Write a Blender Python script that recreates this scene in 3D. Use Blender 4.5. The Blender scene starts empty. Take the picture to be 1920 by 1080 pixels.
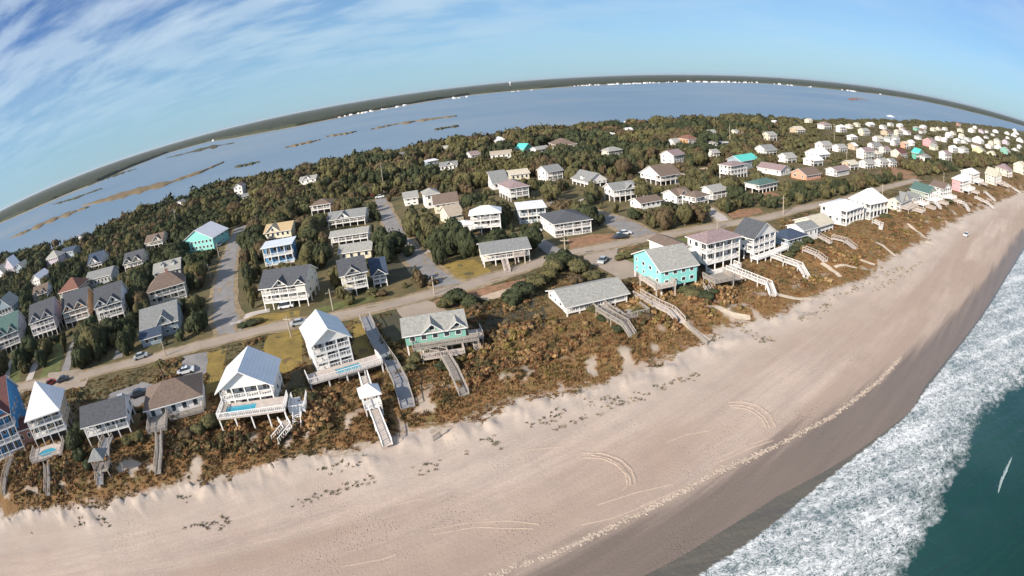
import bpy, math, random
import numpy as np
from mathutils import Matrix, Vector
S = bpy.context.scene
COL = S.collection
R = math.radians
DBG = False

# ------------------------------------------------------------------ camera (wide action-camera lens)
CAMH = 50.0
F, KK, PITCH, ROLL = 1101.3, -0.110, 0.356, -0.097
def cam_basis():
    up = np.array([math.sin(ROLL)*math.cos(PITCH), math.cos(ROLL)*math.cos(PITCH), math.sin(PITCH)])
    fw = np.array([0, 0, -1.]); y = fw-up*(fw@up); y /= np.linalg.norm(y)
    return np.stack([np.cross(y, up), y, up])
CB = cam_basis()
cd = bpy.data.cameras.new('camera'); cam = bpy.data.objects.new('camera', cd); COL.objects.link(cam); S.camera = cam
_m = Matrix([list(r) for r in CB]).to_4x4(); _m.translation = (0, 0, CAMH); cam.matrix_world = _m
cd.type = 'PANO'; cd.panorama_type = 'FISHEYE_LENS_POLYNOMIAL'; cd.fisheye_fov = R(180)
cd.sensor_fit = 'HORIZONTAL'; cd.sensor_width = 36; cd.sensor_height = 20.25; cd.clip_start = .5; cd.clip_end = 2e5
_r = np.linspace(0, 1150, 400); _t = _r/F
for _ in range(200): _t = _r/F/(1+KK*_t*_t)
_mm = _r/1920*36
_k = np.linalg.lstsq(np.stack([_mm, _mm**2, _mm**3, _mm**4], 1), _t, rcond=None)[0]
cd.fisheye_polynomial_k0 = 0
for _i in range(4): setattr(cd, 'fisheye_polynomial_k%d' % (_i+1), -float(_k[_i]))

def ray(px, py):
    dx, dy = px-960, py-540; r = math.hypot(dx, dy)+1e-9; th = r/F
    for _ in range(60): th = r/F/(1+KK*th*th)
    s = math.sin(th)/r
    return CB@np.array([dx*s, -dy*s, -math.cos(th)])
def G(px, py, z=0.0):
    v = ray(px, py); t = (z-CAMH)/min(v[2], -2e-3)
    return np.array([v[0]*t, v[1]*t])
def P(p):
    v = CB.T@(np.array(p, float)-np.array([0, 0, CAMH])); h = math.hypot(v[0], v[1])+1e-12
    th = math.atan2(h, -v[2]); r = F*(th+KK*th**3)
    return 960+v[0]/h*r, 540-v[1]/h*r
def PA(q):                                       # many points at once
    v = (q-np.array([0, 0, CAMH]))@CB; h = np.hypot(v[:, 0], v[:, 1])+1e-12
    th = np.minimum(np.arctan2(h, -v[:, 2]), 1.6); r = F*(th+KK*th**3)
    return np.stack([960+v[:, 0]/h*r, 540-v[:, 1]/h*r], 1)

# ------------------------------------------------------------------ light
SUN_AZ, SUN_EL = math.atan2(-.72, -.69), R(29)   # azimuth from +Y towards +X
W = bpy.data.worlds.new('World'); S.world = W; W.use_nodes = True
nt = W.node_tree; nt.nodes.clear()
def N(t, k, **kw):
    n = t.nodes.new(k)
    for a, b in kw.items():
        if a.startswith('i_'):
            key = a[2:]; key = int(key) if key.isdigit() else key.replace('_', ' ')
            n.inputs[key].default_value = b
        else: setattr(n, a, b)
    return n
def L(t, a, b): t.links.new(a, b)
def ramp(t, src, stops, interp='LINEAR'):
    n = N(t, 'ShaderNodeValToRGB'); cr = n.color_ramp; cr.interpolation = interp
    while len(cr.elements) < len(stops): cr.elements.new(.5)
    for e, (p, c) in zip(cr.elements, stops):
        e.position = p; e.color = (c, c, c, 1) if isinstance(c, (int, float)) else (*c, 1)
    L(t, src, n.inputs[0]); return n
def mixc(t, f, a, b, mode='MIX'):
    n = N(t, 'ShaderNodeMix', data_type='RGBA', blend_type=mode)
    for k, v in ((0, f), (6, a), (7, b)):
        s = n.inputs[k]
        if hasattr(v, 'type') and hasattr(v, 'links'): L(t, v, s)
        elif isinstance(v, (int, float)): s.default_value = v if k == 0 else (v, v, v, 1)
        else: s.default_value = (*v, 1)
    return n.outputs[2]
def mth(t, op, a, b=None, c=None, clamp=False):
    n = N(t, 'ShaderNodeMath', operation=op, use_clamp=clamp)
    for i, v in enumerate((a, b, c)):
        if v is None: continue
        if hasattr(v, 'links'): L(t, v, n.inputs[i])
        else: n.inputs[i].default_value = v
    return n.outputs[0]
sky = N(nt, 'ShaderNodeTexSky', sky_type='NISHITA', sun_disc=False, sun_elevation=SUN_EL, sun_rotation=SUN_AZ, altitude=50, air_density=1.0, dust_density=.25, ozone_density=4.5)
tc = N(nt, 'ShaderNodeTexCoord')
# high thin cloud: noise on a flat layer above the place
sp = N(nt, 'ShaderNodeSeparateXYZ'); L(nt, tc.outputs['Generated'], sp.inputs[0])
zz = mth(nt, 'MAXIMUM', mth(nt, 'ADD', sp.outputs[2], .12), .05)
cb = N(nt, 'ShaderNodeCombineXYZ'); L(nt, mth(nt, 'DIVIDE', sp.outputs[0], zz), cb.inputs[0]); L(nt, mth(nt, 'DIVIDE', sp.outputs[1], zz), cb.inputs[1])
mp = N(nt, 'ShaderNodeMapping'); mp.inputs['Rotation'].default_value = (0, 0, R(28)); mp.inputs['Scale'].default_value = (.85, 1.2, 1); mp.inputs['Location'].default_value = (3.1, .4, 0)
L(nt, cb.outputs[0], mp.inputs[0])
n1 = N(nt, 'ShaderNodeTexNoise', i_Scale=1.1, i_Detail=6.0, i_Roughness=.52, i_Distortion=.35); L(nt, mp.outputs[0], n1.inputs[0])
n2 = N(nt, 'ShaderNodeTexNoise', i_Scale=.32, i_Detail=2.0); L(nt, mp.outputs[0], n2.inputs[0])
cl = mth(nt, 'MULTIPLY', ramp(nt, n1.outputs[0], [(.40, 0), (.60, 1)], 'EASE').outputs[0], ramp(nt, n2.outputs[0], [(.36, .15), (.6, 1)]).outputs[0])
up_f = mth(nt, 'MULTIPLY', cl, ramp(nt, sp.outputs[2], [(.0, .0), (.10, .4), (.3, .9)]).outputs[0])
skb = mixc(nt, 1.0, sky.outputs[0], (.95, 1.12, 1.38), 'MULTIPLY')
lp = mixc(nt, up_f, skb, (8.6, 9.7, 10.9))
low = ramp(nt, sp.outputs[2], [(0.0, .70), (.10, .45), (.30, 0)], 'EASE')   # veil of thin cloud over the horizon
n3 = N(nt, 'ShaderNodeTexNoise', i_Scale=1.7, i_Detail=7.0, i_Roughness=.58, i_Distortion=.2); mp9 = N(nt, 'ShaderNodeMapping'); mp9.inputs['Rotation'].default_value = (0, 0, R(-70)); mp9.inputs['Scale'].default_value = (.75, 1.15, 1); mp9.inputs['Location'].default_value = (.6, 2.2, 0)
L(nt, cb.outputs[0], mp9.inputs[0]); L(nt, mp9.outputs[0], n3.inputs[0])
side = ramp(nt, mth(nt, 'MULTIPLY_ADD', sp.outputs[0], -.5, .5), [(.30, .12), (.62, .85)]).outputs[0]    # more of it to the west
soft = mth(nt, 'MULTIPLY', mth(nt, 'MULTIPLY', ramp(nt, n3.outputs[0], [(.40, 0), (.62, 1)], 'EASE').outputs[0], side), ramp(nt, sp.outputs[2], [(.02, .1), (.12, .9)]).outputs[0])
lp = mixc(nt, mth(nt, 'MULTIPLY', soft, .8), lp, (6.8, 8.3, 9.8))
lp = mixc(nt, low.outputs[0], lp, (3.7, 6.3, 7.9))
bg = N(nt, 'ShaderNodeBackground', i_Strength=.066); L(nt, lp, bg.inputs[0])
wo = N(nt, 'ShaderNodeOutputWorld'); L(nt, bg.outputs[0], wo.inputs[0])
sl = bpy.data.lights.new('sun', 'SUN'); sl.energy = 5.0; sl.angle = R(.6); sl.color = (1, .90, .78)
so = bpy.data.objects.new('sun', sl); COL.objects.link(so)
sdir = Vector((math.sin(SUN_AZ)*math.cos(SUN_EL), math.cos(SUN_AZ)*math.cos(SUN_EL), math.sin(SUN_EL)))
so.rotation_euler = sdir.to_track_quat('Z', 'Y').to_euler(); so.location = sdir*500
S.view_settings.view_transform = 'Standard'; S.view_settings.look = 'None'; S.view_settings.exposure = 0.50; S.view_settings.gamma = 1
S.view_settings.use_curve_mapping = False
S.cycles.max_bounces = 5; S.cycles.diffuse_bounces = 2; S.cycles.glossy_bounces = 2; S.cycles.transparent_max_bounces = 4
S.cycles.use_denoising = True

# ------------------------------------------------------------------ materials
def lin(c): return tuple(((v/255)/12.92 if v/255 <= .04045 else ((v/255+.055)/1.055)**2.4) for v in c)
MATS = {}
def newmat(name):
    m = bpy.data.materials.new(name); m.use_nodes = True; t = m.node_tree; t.nodes.clear()
    b = N(t, 'ShaderNodeBsdfPrincipled'); o = N(t, 'ShaderNodeOutputMaterial'); L(t, b.outputs[0], o.inputs[0]); return m, t, b
def surf(name, col, rough=.8, var=.25, scale=.8, bump=0.0, bscale=6.0, metal=0.0, spec=.3, stripes=None, obj=True):
    """plain painted / weathered surface: base colour with blotchy wear, optional boards or seams"""
    if name in MATS: return MATS[name]
    m, t, b = newmat(name); tc = N(t, 'ShaderNodeTexCoord'); src = tc.outputs['Object']
    n = N(t, 'ShaderNodeTexNoise', i_Scale=scale, i_Detail=5.0, i_Roughness=.65); L(t, src, n.inputs[0])
    a = tuple(max(0, c*(1-var)) for c in col); z = tuple(min(.95, c*(1+var*.8)) for c in col)
    rp = ramp(t, n.outputs[0], [(.3, a), (.7, z)]); c = rp.outputs[0]
    if stripes:
        axis, per, dark = stripes
        s = N(t, 'ShaderNodeSeparateXYZ'); L(t, src, s.inputs[0])
        fr = mth(t, 'FRACT', mth(t, 'DIVIDE', s.outputs[axis], per))
        k = ramp(t, fr, [(0, 1), (.12, 0), (.9, 0), (1, 1)])
        c = mixc(t, mth(t, 'MULTIPLY', k.outputs[0], dark), c, tuple(v*.35 for v in col))
    L(t, c, b.inputs['Base Color'])
    b.inputs['Roughness'].default_value = rough; b.inputs['Metallic'].default_value = metal; b.inputs['Specular IOR Level'].default_value = spec
    if bump:
        n3 = N(t, 'ShaderNodeTexNoise', i_Scale=bscale, i_Detail=3.0); L(t, src, n3.inputs[0])
        bp = N(t, 'ShaderNodeBump', i_Strength=bump, i_Distance=.1); L(t, n3.outputs[0], bp.inputs['Height']); L(t, bp.outputs[0], b.inputs['Normal'])
    MATS[name] = m; return m
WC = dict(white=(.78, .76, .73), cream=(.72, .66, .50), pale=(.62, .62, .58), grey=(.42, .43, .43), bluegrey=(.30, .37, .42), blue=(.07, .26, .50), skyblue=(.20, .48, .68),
          teal=(.06, .50, .42), aqua=(.25, .62, .58), green=(.10, .38, .28), pink=(.75, .32, .33), coral=(.66, .32, .22), orange=(.62, .33, .15), yellow=(.74, .60, .24), tan=(.50, .40, .28),
          mint=(.22, .45, .37), lilac=(.50, .44, .50), sage=(.32, .38, .30), brick=(.40, .20, .15), lemon=(.72, .68, .38))
RC = dict(white=(.78, .76, .76), dark=(.085, .09, .10), grey=(.22, .225, .22), lgrey=(.31, .305, .28), brown=(.17, .125, .10), tan=(.38, .32, .25), green=(.085, .15, .135), blue=(.22, .38, .62),
          teal=(.10, .55, .48), red=(.20, .095, .07), maroon=(.13, .055, .05), gold=(.46, .34, .19), navy=(.05, .07, .11), mauve=(.27, .20, .20), sand=(.52, .47, .37), metal=(.62, .66, .70))
def Mw(k): return surf('siding_'+k, WC[k], .75, .10, .5, stripes=(2, .35, .22))
def Mr(k):
    if k in ('white', 'blue', 'teal', 'metal', 'gold'): return surf('roof_'+k, RC[k], .42, .08, .4, spec=.5, stripes=(0, .6, .35))
    return surf('roof_'+k, RC[k], .9, .28, 1.6, bump=.3, bscale=9)
TRIM = surf('white_trim', (.80, .78, .75), .6, .06)
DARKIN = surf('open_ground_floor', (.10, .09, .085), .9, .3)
GLASS, _t2, _b = newmat('window_glass'); _b.inputs['Base Color'].default_value = (.03, .045, .055, 1); _b.inputs['Roughness'].default_value = .06; _b.inputs['Specular IOR Level'].default_value = .8; MATS['window_glass'] = GLASS
WOOD = surf('weathered_wood', (.30, .265, .23), .9, .3, 1.5, stripes=(1, .3, .4))
WOODR = surf('weathered_railing', (.36, .32, .28), .9, .25, 2)
PINK_WOOD = surf('bleached_wood', (.52, .45, .40), .9, .2, 1.5, stripes=(1, .3, .3))
POOLW, _t2, _b = newmat('pool_water'); _b.inputs['Base Color'].default_value = (.03, .30, .42, 1); _b.inputs['Roughness'].default_value = .05
POLE = surf('pole_wood', (.42, .36, .28), .9, .2)

# ------------------------------------------------------------------ mesh helpers
class MB:
    def __init__(s): s.v = []; s.f = []; s.m = []
    def face(s, pts, m=0):
        i = len(s.v); s.v += [tuple(map(float, p)) for p in pts]; s.f.append(tuple(range(i, i+len(pts)))); s.m.append(m)
    def box(s, x0, x1, y0, y1, z0, z1, m=0, skip=''):
        i = len(s.v)
        s.v += [(x0, y0, z0), (x1, y0, z0), (x1, y1, z0), (x0, y1, z0), (x0, y0, z1), (x1, y0, z1), (x1, y1, z1), (x0, y1, z1)]
        for k, f in (('b', (3, 2, 1, 0)), ('t', (4, 5, 6, 7)), ('f', (0, 1, 5, 4)), ('r', (1, 2, 6, 5)), ('k', (2, 3, 7, 6)), ('l', (3, 0, 4, 7))):
            if k in skip: continue
            s.f.append(tuple(i+j for j in f)); s.m.append(m)
    def bar(s, a, b, w, h=None, m=0):
        a, b = Vector(a), Vector(b); h = h or w; d = (b-a)
        if d.length < 1e-6: return
        d.normalize(); u = d.cross(Vector((0, 0, 1)))
        if u.length < 1e-3: u = Vector((1, 0, 0))
        u.normalize(); n = u.cross(d); u *= w/2; n *= h/2; i = len(s.v)
        for p in (a, b):
            for q in (-u-n, u-n, u+n, -u+n): s.v.append(tuple(p+q))
        for f in ((3, 2, 1, 0), (4, 5, 6, 7), (0, 1, 5, 4), (1, 2, 6, 5), (2, 3, 7, 6), (3, 0, 4, 7)): s.f.append(tuple(i+j for j in f)); s.m.append(m)
    def slab(s, top, th, m=0, m2=None):
        """convex polygon given by its top corners, extruded down"""
        n = len(top); i = len(s.v); s.v += [tuple(map(float, p)) for p in top]+[(p[0], p[1], p[2]-th) for p in top]
        s.f.append(tuple(range(i, i+n))); s.m.append(m)
        s.f.append(tuple(range(i+2*n-1, i+n-1, -1))); s.m.append(m if m2 is None else m2)
        for k in range(n):
            a, b = k, (k+1) % n; s.f.append((i+a, i+n+a, i+n+b, i+b)); s.m.append(m if m2 is None else m2)
    def cyl(s, x, y, z0, z1, r0, r1, n=8, m=0):
        i = len(s.v)
        for r, z in ((r0, z0), (r1, z1)):
            for k in range(n): s.v.append((x+r*math.cos(k*2*math.pi/n), y+r*math.sin(k*2*math.pi/n), z))
        for k in range(n): s.f.append((i+k, i+(k+1) % n, i+n+(k+1) % n, i+n+k)); s.m.append(m)
        s.f.append(tuple(range(i+n, i+2*n))); s.m.append(m)
    def mesh(s, name, mats):
        me = bpy.data.meshes.new(name); me.from_pydata(s.v, [], s.f)
        for m in (mats if isinstance(mats, (list, tuple)) else [mats]): me.materials.append(m)
        if any(s.m): me.polygons.foreach_set('material_index', s.m)
        me.update(); return me
def obj(name, me, parent=None, loc=None):
    o = bpy.data.objects.new(name, me); COL.objects.link(o)
    if parent is not None: o.parent = parent
    if loc is not None: o.location = loc
    return o
def build(mb, name, mats, parent=None): return obj(name, mb.mesh(name, mats), parent)
def empty(name, loc, rz=0):
    o = bpy.data.objects.new(name, None); COL.objects.link(o); o.location = tuple(map(float, loc)); o.rotation_euler = (0, 0, rz); o.empty_display_size = .5; return o
def tag(o, label, cat, group=None):
    o['label'] = label; o['category'] = cat
    if group: o['group'] = group
    return o
def np_mesh(name, v, f, mats, attrs=None, smooth=False, mi=None):
    """v (n,3), f (m,4) quads or (m,3)"""
    me = bpy.data.meshes.new(name); k = f.shape[1]
    me.vertices.add(len(v)); me.vertices.foreach_set('co', np.ascontiguousarray(v, dtype=np.float32).ravel())
    me.loops.add(f.size); me.loops.foreach_set('vertex_index', np.ascontiguousarray(f, dtype=np.int32).ravel())
    me.polygons.add(len(f)); me.polygons.foreach_set('loop_start', np.arange(0, f.size, k, dtype=np.int32))
    if smooth: me.polygons.foreach_set('use_smooth', np.ones(len(f), bool))
    for m in (mats if isinstance(mats, (list, tuple)) else [mats]): me.materials.append(m)
    if mi is not None: me.polygons.foreach_set('material_index', mi.astype(np.int32))
    for n_, a in (attrs or {}).items():
        if a.ndim == 1:
            at = me.attributes.new(n_, 'FLOAT', 'POINT'); at.data.foreach_set('value', a.astype(np.float32))
        else:
            at = me.attributes.new(n_, 'FLOAT_VECTOR', 'POINT'); at.data.foreach_set('vector', a.astype(np.float32).ravel())
    me.update(calc_edges=True); return me

# ------------------------------------------------------------------ noise and the lie of the land
def _hash(i, j, s): 
    h = (i*374761393+j*668265263+s*1442695041) & 0x7fffffff
    h = ((h ^ (h >> 13))*1274126177) & 0x7fffffff
    return ((h ^ (h >> 16)) & 0xffff)/65535.0
def vnoise(x, y, s=0):
    i = np.floor(x).astype(np.int64); j = np.floor(y).astype(np.int64); u = x-i; v = y-j; u = u*u*(3-2*u); v = v*v*(3-2*v)
    return (_hash(i, j, s)*(1-u)+_hash(i+1, j, s)*u)*(1-v)+(_hash(i, j+1, s)*(1-u)+_hash(i+1, j+1, s)*u)*v
def fbm(x, y, s=0, o=4):
    a = 0; w = .5; t = 0
    for k in range(o): a = a+w*vnoise(x*2**k, y*2**k, s+k*7); t += w; w *= .5
    return a/t
def poly_world(pts, z, ext0=None, ext1=None):
    p = [G(x, y, z) for x, y in pts]
    if ext0 is not None: p.insert(0, p[0]+np.array(ext0))
    if ext1 is not None: p.append(p[-1]+np.array(ext1))
    return np.array(p)
def sdist(x, y, pl):
    """signed distance to a polyline, positive on its left-hand side"""
    best = np.full(x.shape, 1e12); sg = np.zeros(x.shape)
    for a, b in zip(pl[:-1], pl[1:]):
        d = b-a; l2 = d@d; t = np.clip(((x-a[0])*d[0]+(y-a[1])*d[1])/l2, 0, 1)
        ex, ey = x-a[0]-t*d[0], y-a[1]-t*d[1]; q = ex*ex+ey*ey
        c = d[0]*(y-a[1])-d[1]*(x-a[0]); u = q < best-1e-9
        sg = np.where(u, np.sign(c), sg); best = np.where(u, q, best)
    return np.sqrt(best)*sg
SEA = -2.5
COAST = R(20)
cdir = np.array([math.cos(COAST), math.sin(COAST)])
WL = poly_world([(1110, 1120), (1200, 1085), (1280, 1044), (1351, 999), (1460, 930), (1547, 884), (1609, 845), (1707, 772), (1735, 722), (1782, 665), (1835, 598), (1884, 521), (1920, 463)], SEA, np.array((-300,-330)), cdir*6000)
FI = poly_world([(1240, 1120), (1307, 1078), (1413, 1007), (1524, 917), (1609, 849), (1700, 778), (1740, 722), (1785, 665), (1838, 598), (1887, 521), (1923, 463)], SEA, np.array((-300,-330)), cdir*6000)
FO = poly_world([(1660, 1120), (1693, 1071), (1742, 991), (1773, 929), (1813, 853), (1836, 827), (1840, 785), (1920, 716)], SEA, np.array((-300, -160)), cdir*6000)
WET = poly_world([(960, 1120), (1057, 1080), (1140, 1030), (1273, 975), (1413, 893), (1502, 836), (1636, 747), (1716, 680), (1778, 627), (1840, 555), (1920, 440)], -1.8, np.array((-300,-300)), cdir*6000)
DT = poly_world([(0, 965), (100, 958), (250, 935), (380, 905), (480, 885), (520, 865), (600, 850), (720, 838), (800, 815), (870, 800), (930, 772), (1000, 752), (1100, 735), (1180, 710), (1250, 690), (1330, 645), (1400, 610),
                 (1470, 590), (1540, 560), (1620, 525), (1700, 470), (1750, 440), (1800, 412), (1860, 385), (1920, 360)], 0, -cdir*400, cdir*6000)
SS = poly_world([(0, 490), (90, 472), (170, 450), (230, 418), (330, 384), (420, 352), (560, 328), (640, 308), (780, 284), (880, 270), (1000, 250), (1130, 244), (1300, 233), (1500, 226), (1700, 225), (1800, 230), (1860, 236), (1920, 245)], 0, (-800, -60), cdir*6000)
def sstep(a, b, x): t = np.clip((x-a)/(b-a), 0, 1); return t*t*(3-2*t)
def fields(x, y):
    return sdist(x, y, WL), sdist(x, y, DT)+3.5*(fbm(x/7, y/7, 5, 3)-.5)*2, -sdist(x, y, SS)
def height(x, y, fl=None):
    w, d, e = fields(x, y) if fl is None else fl
    t = np.clip(w/np.maximum(w-np.minimum(d, 0), 1e-3), 0, 1)
    zb = SEA+(2.3)*t**.85
    zb = np.where(w < 0, SEA+w*.05, zb)
    dune = sstep(0, 9, d)*(1-sstep(22, 45, d))
    rough = (fbm(x/11, y/11, 3, 4)-.42)
    zi = -.2+.35*sstep(0, 10, d)+dune*rough*3.0+sstep(0, 5, d)*(fbm(x/4, y/4, 9, 2)-.5)*.35
    z = np.where(d > 0, zi, zb+.10*(fbm(x/5, y/5, 31, 3)-.5)*sstep(3, 12, w)+1.05*sstep(-7, 0, d)*np.maximum(fbm(x/2.6, y/2.6, 3, 3)-.44, 0)*2)
    return np.where(e < 14, np.minimum(z, SEA-1.0+(np.maximum(e, -20)+2)*.22), z)
def gapf(x, y, d): return .8*sstep(.62, .70, fbm(x/3.2, y/4.5, 151, 4)+.09*(1-sstep(0, 5, d)))*(1-sstep(7, 16, d))
def Hh(x, y): return float(height(np.array([float(x)]), np.array([float(y)]))[0])
def GG(px, py, dz=0.0):
    """the ground point seen at a picture position"""
    z = 0.0
    for _ in range(4): p = G(px, py, z+dz); z = Hh(p[0], p[1])
    return np.array([p[0], p[1], z])
def polar(a0, a1, na, r0, r1, nr):
    a = np.linspace(R(a0), R(a1), na); r = np.exp(np.linspace(math.log(r0), math.log(r1), nr))
    A, RR = np.meshgrid(a, r); x = (RR*np.sin(A)).ravel(); y = (RR*np.cos(A)).ravel()
    i = np.arange(nr-1)[:, None]*na+np.arange(na-1)[None]; f = np.stack([i, i+1, i+1+na, i+na], -1).reshape(-1, 4)
    return x, y, f[:, ::-1]
def sub_mesh(v, f, keep, attrs):
    f = f[keep]; u, inv = np.unique(f, return_inverse=True)
    return v[u], inv.reshape(f.shape), {k: a[u] for k, a in attrs.items()}

# ------------------------------------------------------------------ the land sheet: beach and inland ground
def land_material():
    m, t, b = newmat('sand_and_soil')
    def att(n): a = N(t, 'ShaderNodeAttribute', attribute_name=n); return a.outputs['Fac']
    geo = N(t, 'ShaderNodeNewGeometry'); pos = geo.outputs['Position']
    def noise(s, d=4, r=.6, src=pos, dist=0.0): n = N(t, 'ShaderNodeTexNoise', i_Scale=s, i_Detail=float(d), i_Roughness=r, i_Distortion=dist); L(t, src, n.inputs[0]); return n.outputs[0]
    big, mid, fine = noise(.03, 3), noise(.25, 4), noise(2.2, 4, .7)
    # long low streaks running with the shore (wind and tide)
    mp = N(t, 'ShaderNodeMapping'); mp.inputs['Rotation'].default_value = (0, 0, -COAST-R(12)); L(t, pos, mp.inputs[0])
    mp2 = N(t, 'ShaderNodeVectorMath', operation='MULTIPLY'); L(t, mp.outputs[0], mp2.inputs[0]); mp2.inputs[1].default_value = (.035, .45, 1)
    streak = noise(1.0, 5, .55, mp2.outputs[0], .3)
    mp3 = N(t, 'ShaderNodeVectorMath', operation='MULTIPLY'); L(t, mp.outputs[0], mp3.inputs[0]); mp3.inputs[1].default_value = (.25, 2.4, 1)
    streak2 = noise(1.0, 3, .5, mp3.outputs[0], .2)
    mp4 = N(t, 'ShaderNodeVectorMath', operation='MULTIPLY'); L(t, mp.outputs[0], mp4.inputs[0]); mp4.inputs[1].default_value = (.011, .085, 1)
    dry = mixc(t, ramp(t, big, [(.35, 0), (.65, 1)]).outputs[0], (.46, .355, .285), (.53, .425, .345))
    dry = mixc(t, ramp(t, streak, [(.35, .0), (.62, .55)]).outputs[0], dry, (.33, .26, .222))
    dry = mixc(t, ramp(t, streak2, [(.54, 0), (.7, .35)]).outputs[0], dry, (.56, .46, .39))
    dry = mixc(t, ramp(t, fine, [(.35, .22), (.6, 0)]).outputs[0], dry, (.25, .195, .165))
    # sand nearer the dune foot is paler and greyer
    dn = ramp(t, mth(t, 'DIVIDE', mth(t, 'ADD', att('d'), mth(t, 'MULTIPLY_ADD', mid, 8.0, 10.0)), 30.0), [(0, 0), (.7, .8)]).outputs[0]
    band = noise(1.0, 4, .5, mp4.outputs[0], .5); dry = mixc(t, ramp(t, band, [(.42, 0), (.6, .75)]).outputs[0], dry, (.35, .26, .205))
    foot = N(t, 'ShaderNodeTexVoronoi', i_Scale=2.3); L(t, pos, foot.inputs[0]); fm_ = ramp(t, noise(.07, 4, .65), [(.50, 0), (.62, 1)]).outputs[0]; fdim = mth(t, 'MULTIPLY', ramp(t, foot.outputs['Distance'], [(.08, 1), (.3, 0)]).outputs[0], fm_)
    dry = mixc(t, mth(t, 'MULTIPLY', fdim, .55), dry, (.24, .18, .15))
    dry = mixc(t, dn, dry, (.53, .465, .395))
    wetc = mixc(t, streak, (.145, .115, .096), (.22, .175, .145))
    wsum = mth(t, 'ADD', att('wet'), mth(t, 'MULTIPLY_ADD', streak, 9.0, -4.5))
    wf = ramp(t, mth(t, 'DIVIDE', mth(t, 'ADD', wsum, -.8), 5.0), [(0, 1), (.30, .8), (.8, 0)]).outputs[0]
    damp = ramp(t, mth(t, 'DIVIDE', wsum, 30.0), [(0, .35), (.25, .10), (.7, 0)]).outputs[0]
    sand = mixc(t, damp, dry, (.30, .235, .195)); sand = mixc(t, wf, sand, wetc)
    # thatch, scrub litter and thin grass inland
    g1 = mixc(t, ramp(t, mid, [(.35, 0), (.65, 1)]).outputs[0], (.125, .105, .048), (.20, .145, .07))
    g1 = mixc(t, ramp(t, noise(.09, 3), [(.45, 0), (.65, .9)]).outputs[0], g1, (.095, .092, .042))
    g1 = mixc(t, ramp(t, fine, [(.4, .5), (.6, 0)]).outputs[0], g1, (.045, .045, .022))
    dn1 = mixc(t, ramp(t, fine, [(.35, 0), (.65, 1)]).outputs[0], (.15, .078, .03), (.27, .155, .065))
    dn1 = mixc(t, ramp(t, mid, [(.5, 0), (.7, .9)]).outputs[0], dn1, (.12, .105, .04))
    near_d = ramp(t, mth(t, 'DIVIDE', att('d'), 60.0), [(.25, 1), (.8, 0)]).outputs[0]
    ground = mixc(t, near_d, g1, dn1)
    gf = ramp(t, mth(t, 'DIVIDE', mth(t, 'ADD', att('d'), mth(t, 'MULTIPLY_ADD', noise(.8, 5, .7), 9.0, -4.5)), 4.0), [(0, 0), (.6, 1)]).outputs[0]
    gf = mth(t, 'MULTIPLY', gf, mth(t, 'MULTIPLY_ADD', att('gap'), -.85, 1.0)); c = mixc(t, gf, sand, ground)
    L(t, c, b.inputs['Base Color'])
    rg = mth(t, 'MULTIPLY_ADD', wf, -.5, .95); L(t, rg, b.inputs['Roughness']); b.inputs['Specular IOR Level'].default_value = .25
    hsum = mth(t, 'ADD', mth(t, 'MULTIPLY_ADD', fdim, -.9, mth(t, 'MULTIPLY', fine, .5)), mth(t, 'MULTIPLY', streak2, .8))
    bp = N(t, 'ShaderNodeBump', i_Strength=.55, i_Distance=.22); L(t, hsum, bp.inputs['Height']); L(t, bp.outputs[0], b.inputs['Normal'])
    return m
LAND = land_material()
x, y, f = polar(-104, 80, 960, 20, 7000, 460)
fl = fields(x, y); z = height(x, y, fl); wet = sdist(x, y, WET)
v = np.stack([x, y, z], 1); at = dict(w=fl[0], d=fl[1], e=fl[2], wet=wet, gap=gapf(x, y, fl[1]))
fc = fl[1][f].mean(1); fw = fl[0][f].mean(1)
bv, bf, ba = sub_mesh(v, f, (fc <= 2), at); beach = obj('beach', np_mesh('beach', bv, bf, LAND, ba, True)); beach['kind'] = 'structure'
gv, gf_, ga = sub_mesh(v, f, (fc > 2), at); ground = obj('ground', np_mesh('ground', gv, gf_, LAND, ga, True)); ground['kind'] = 'structure'

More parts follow.
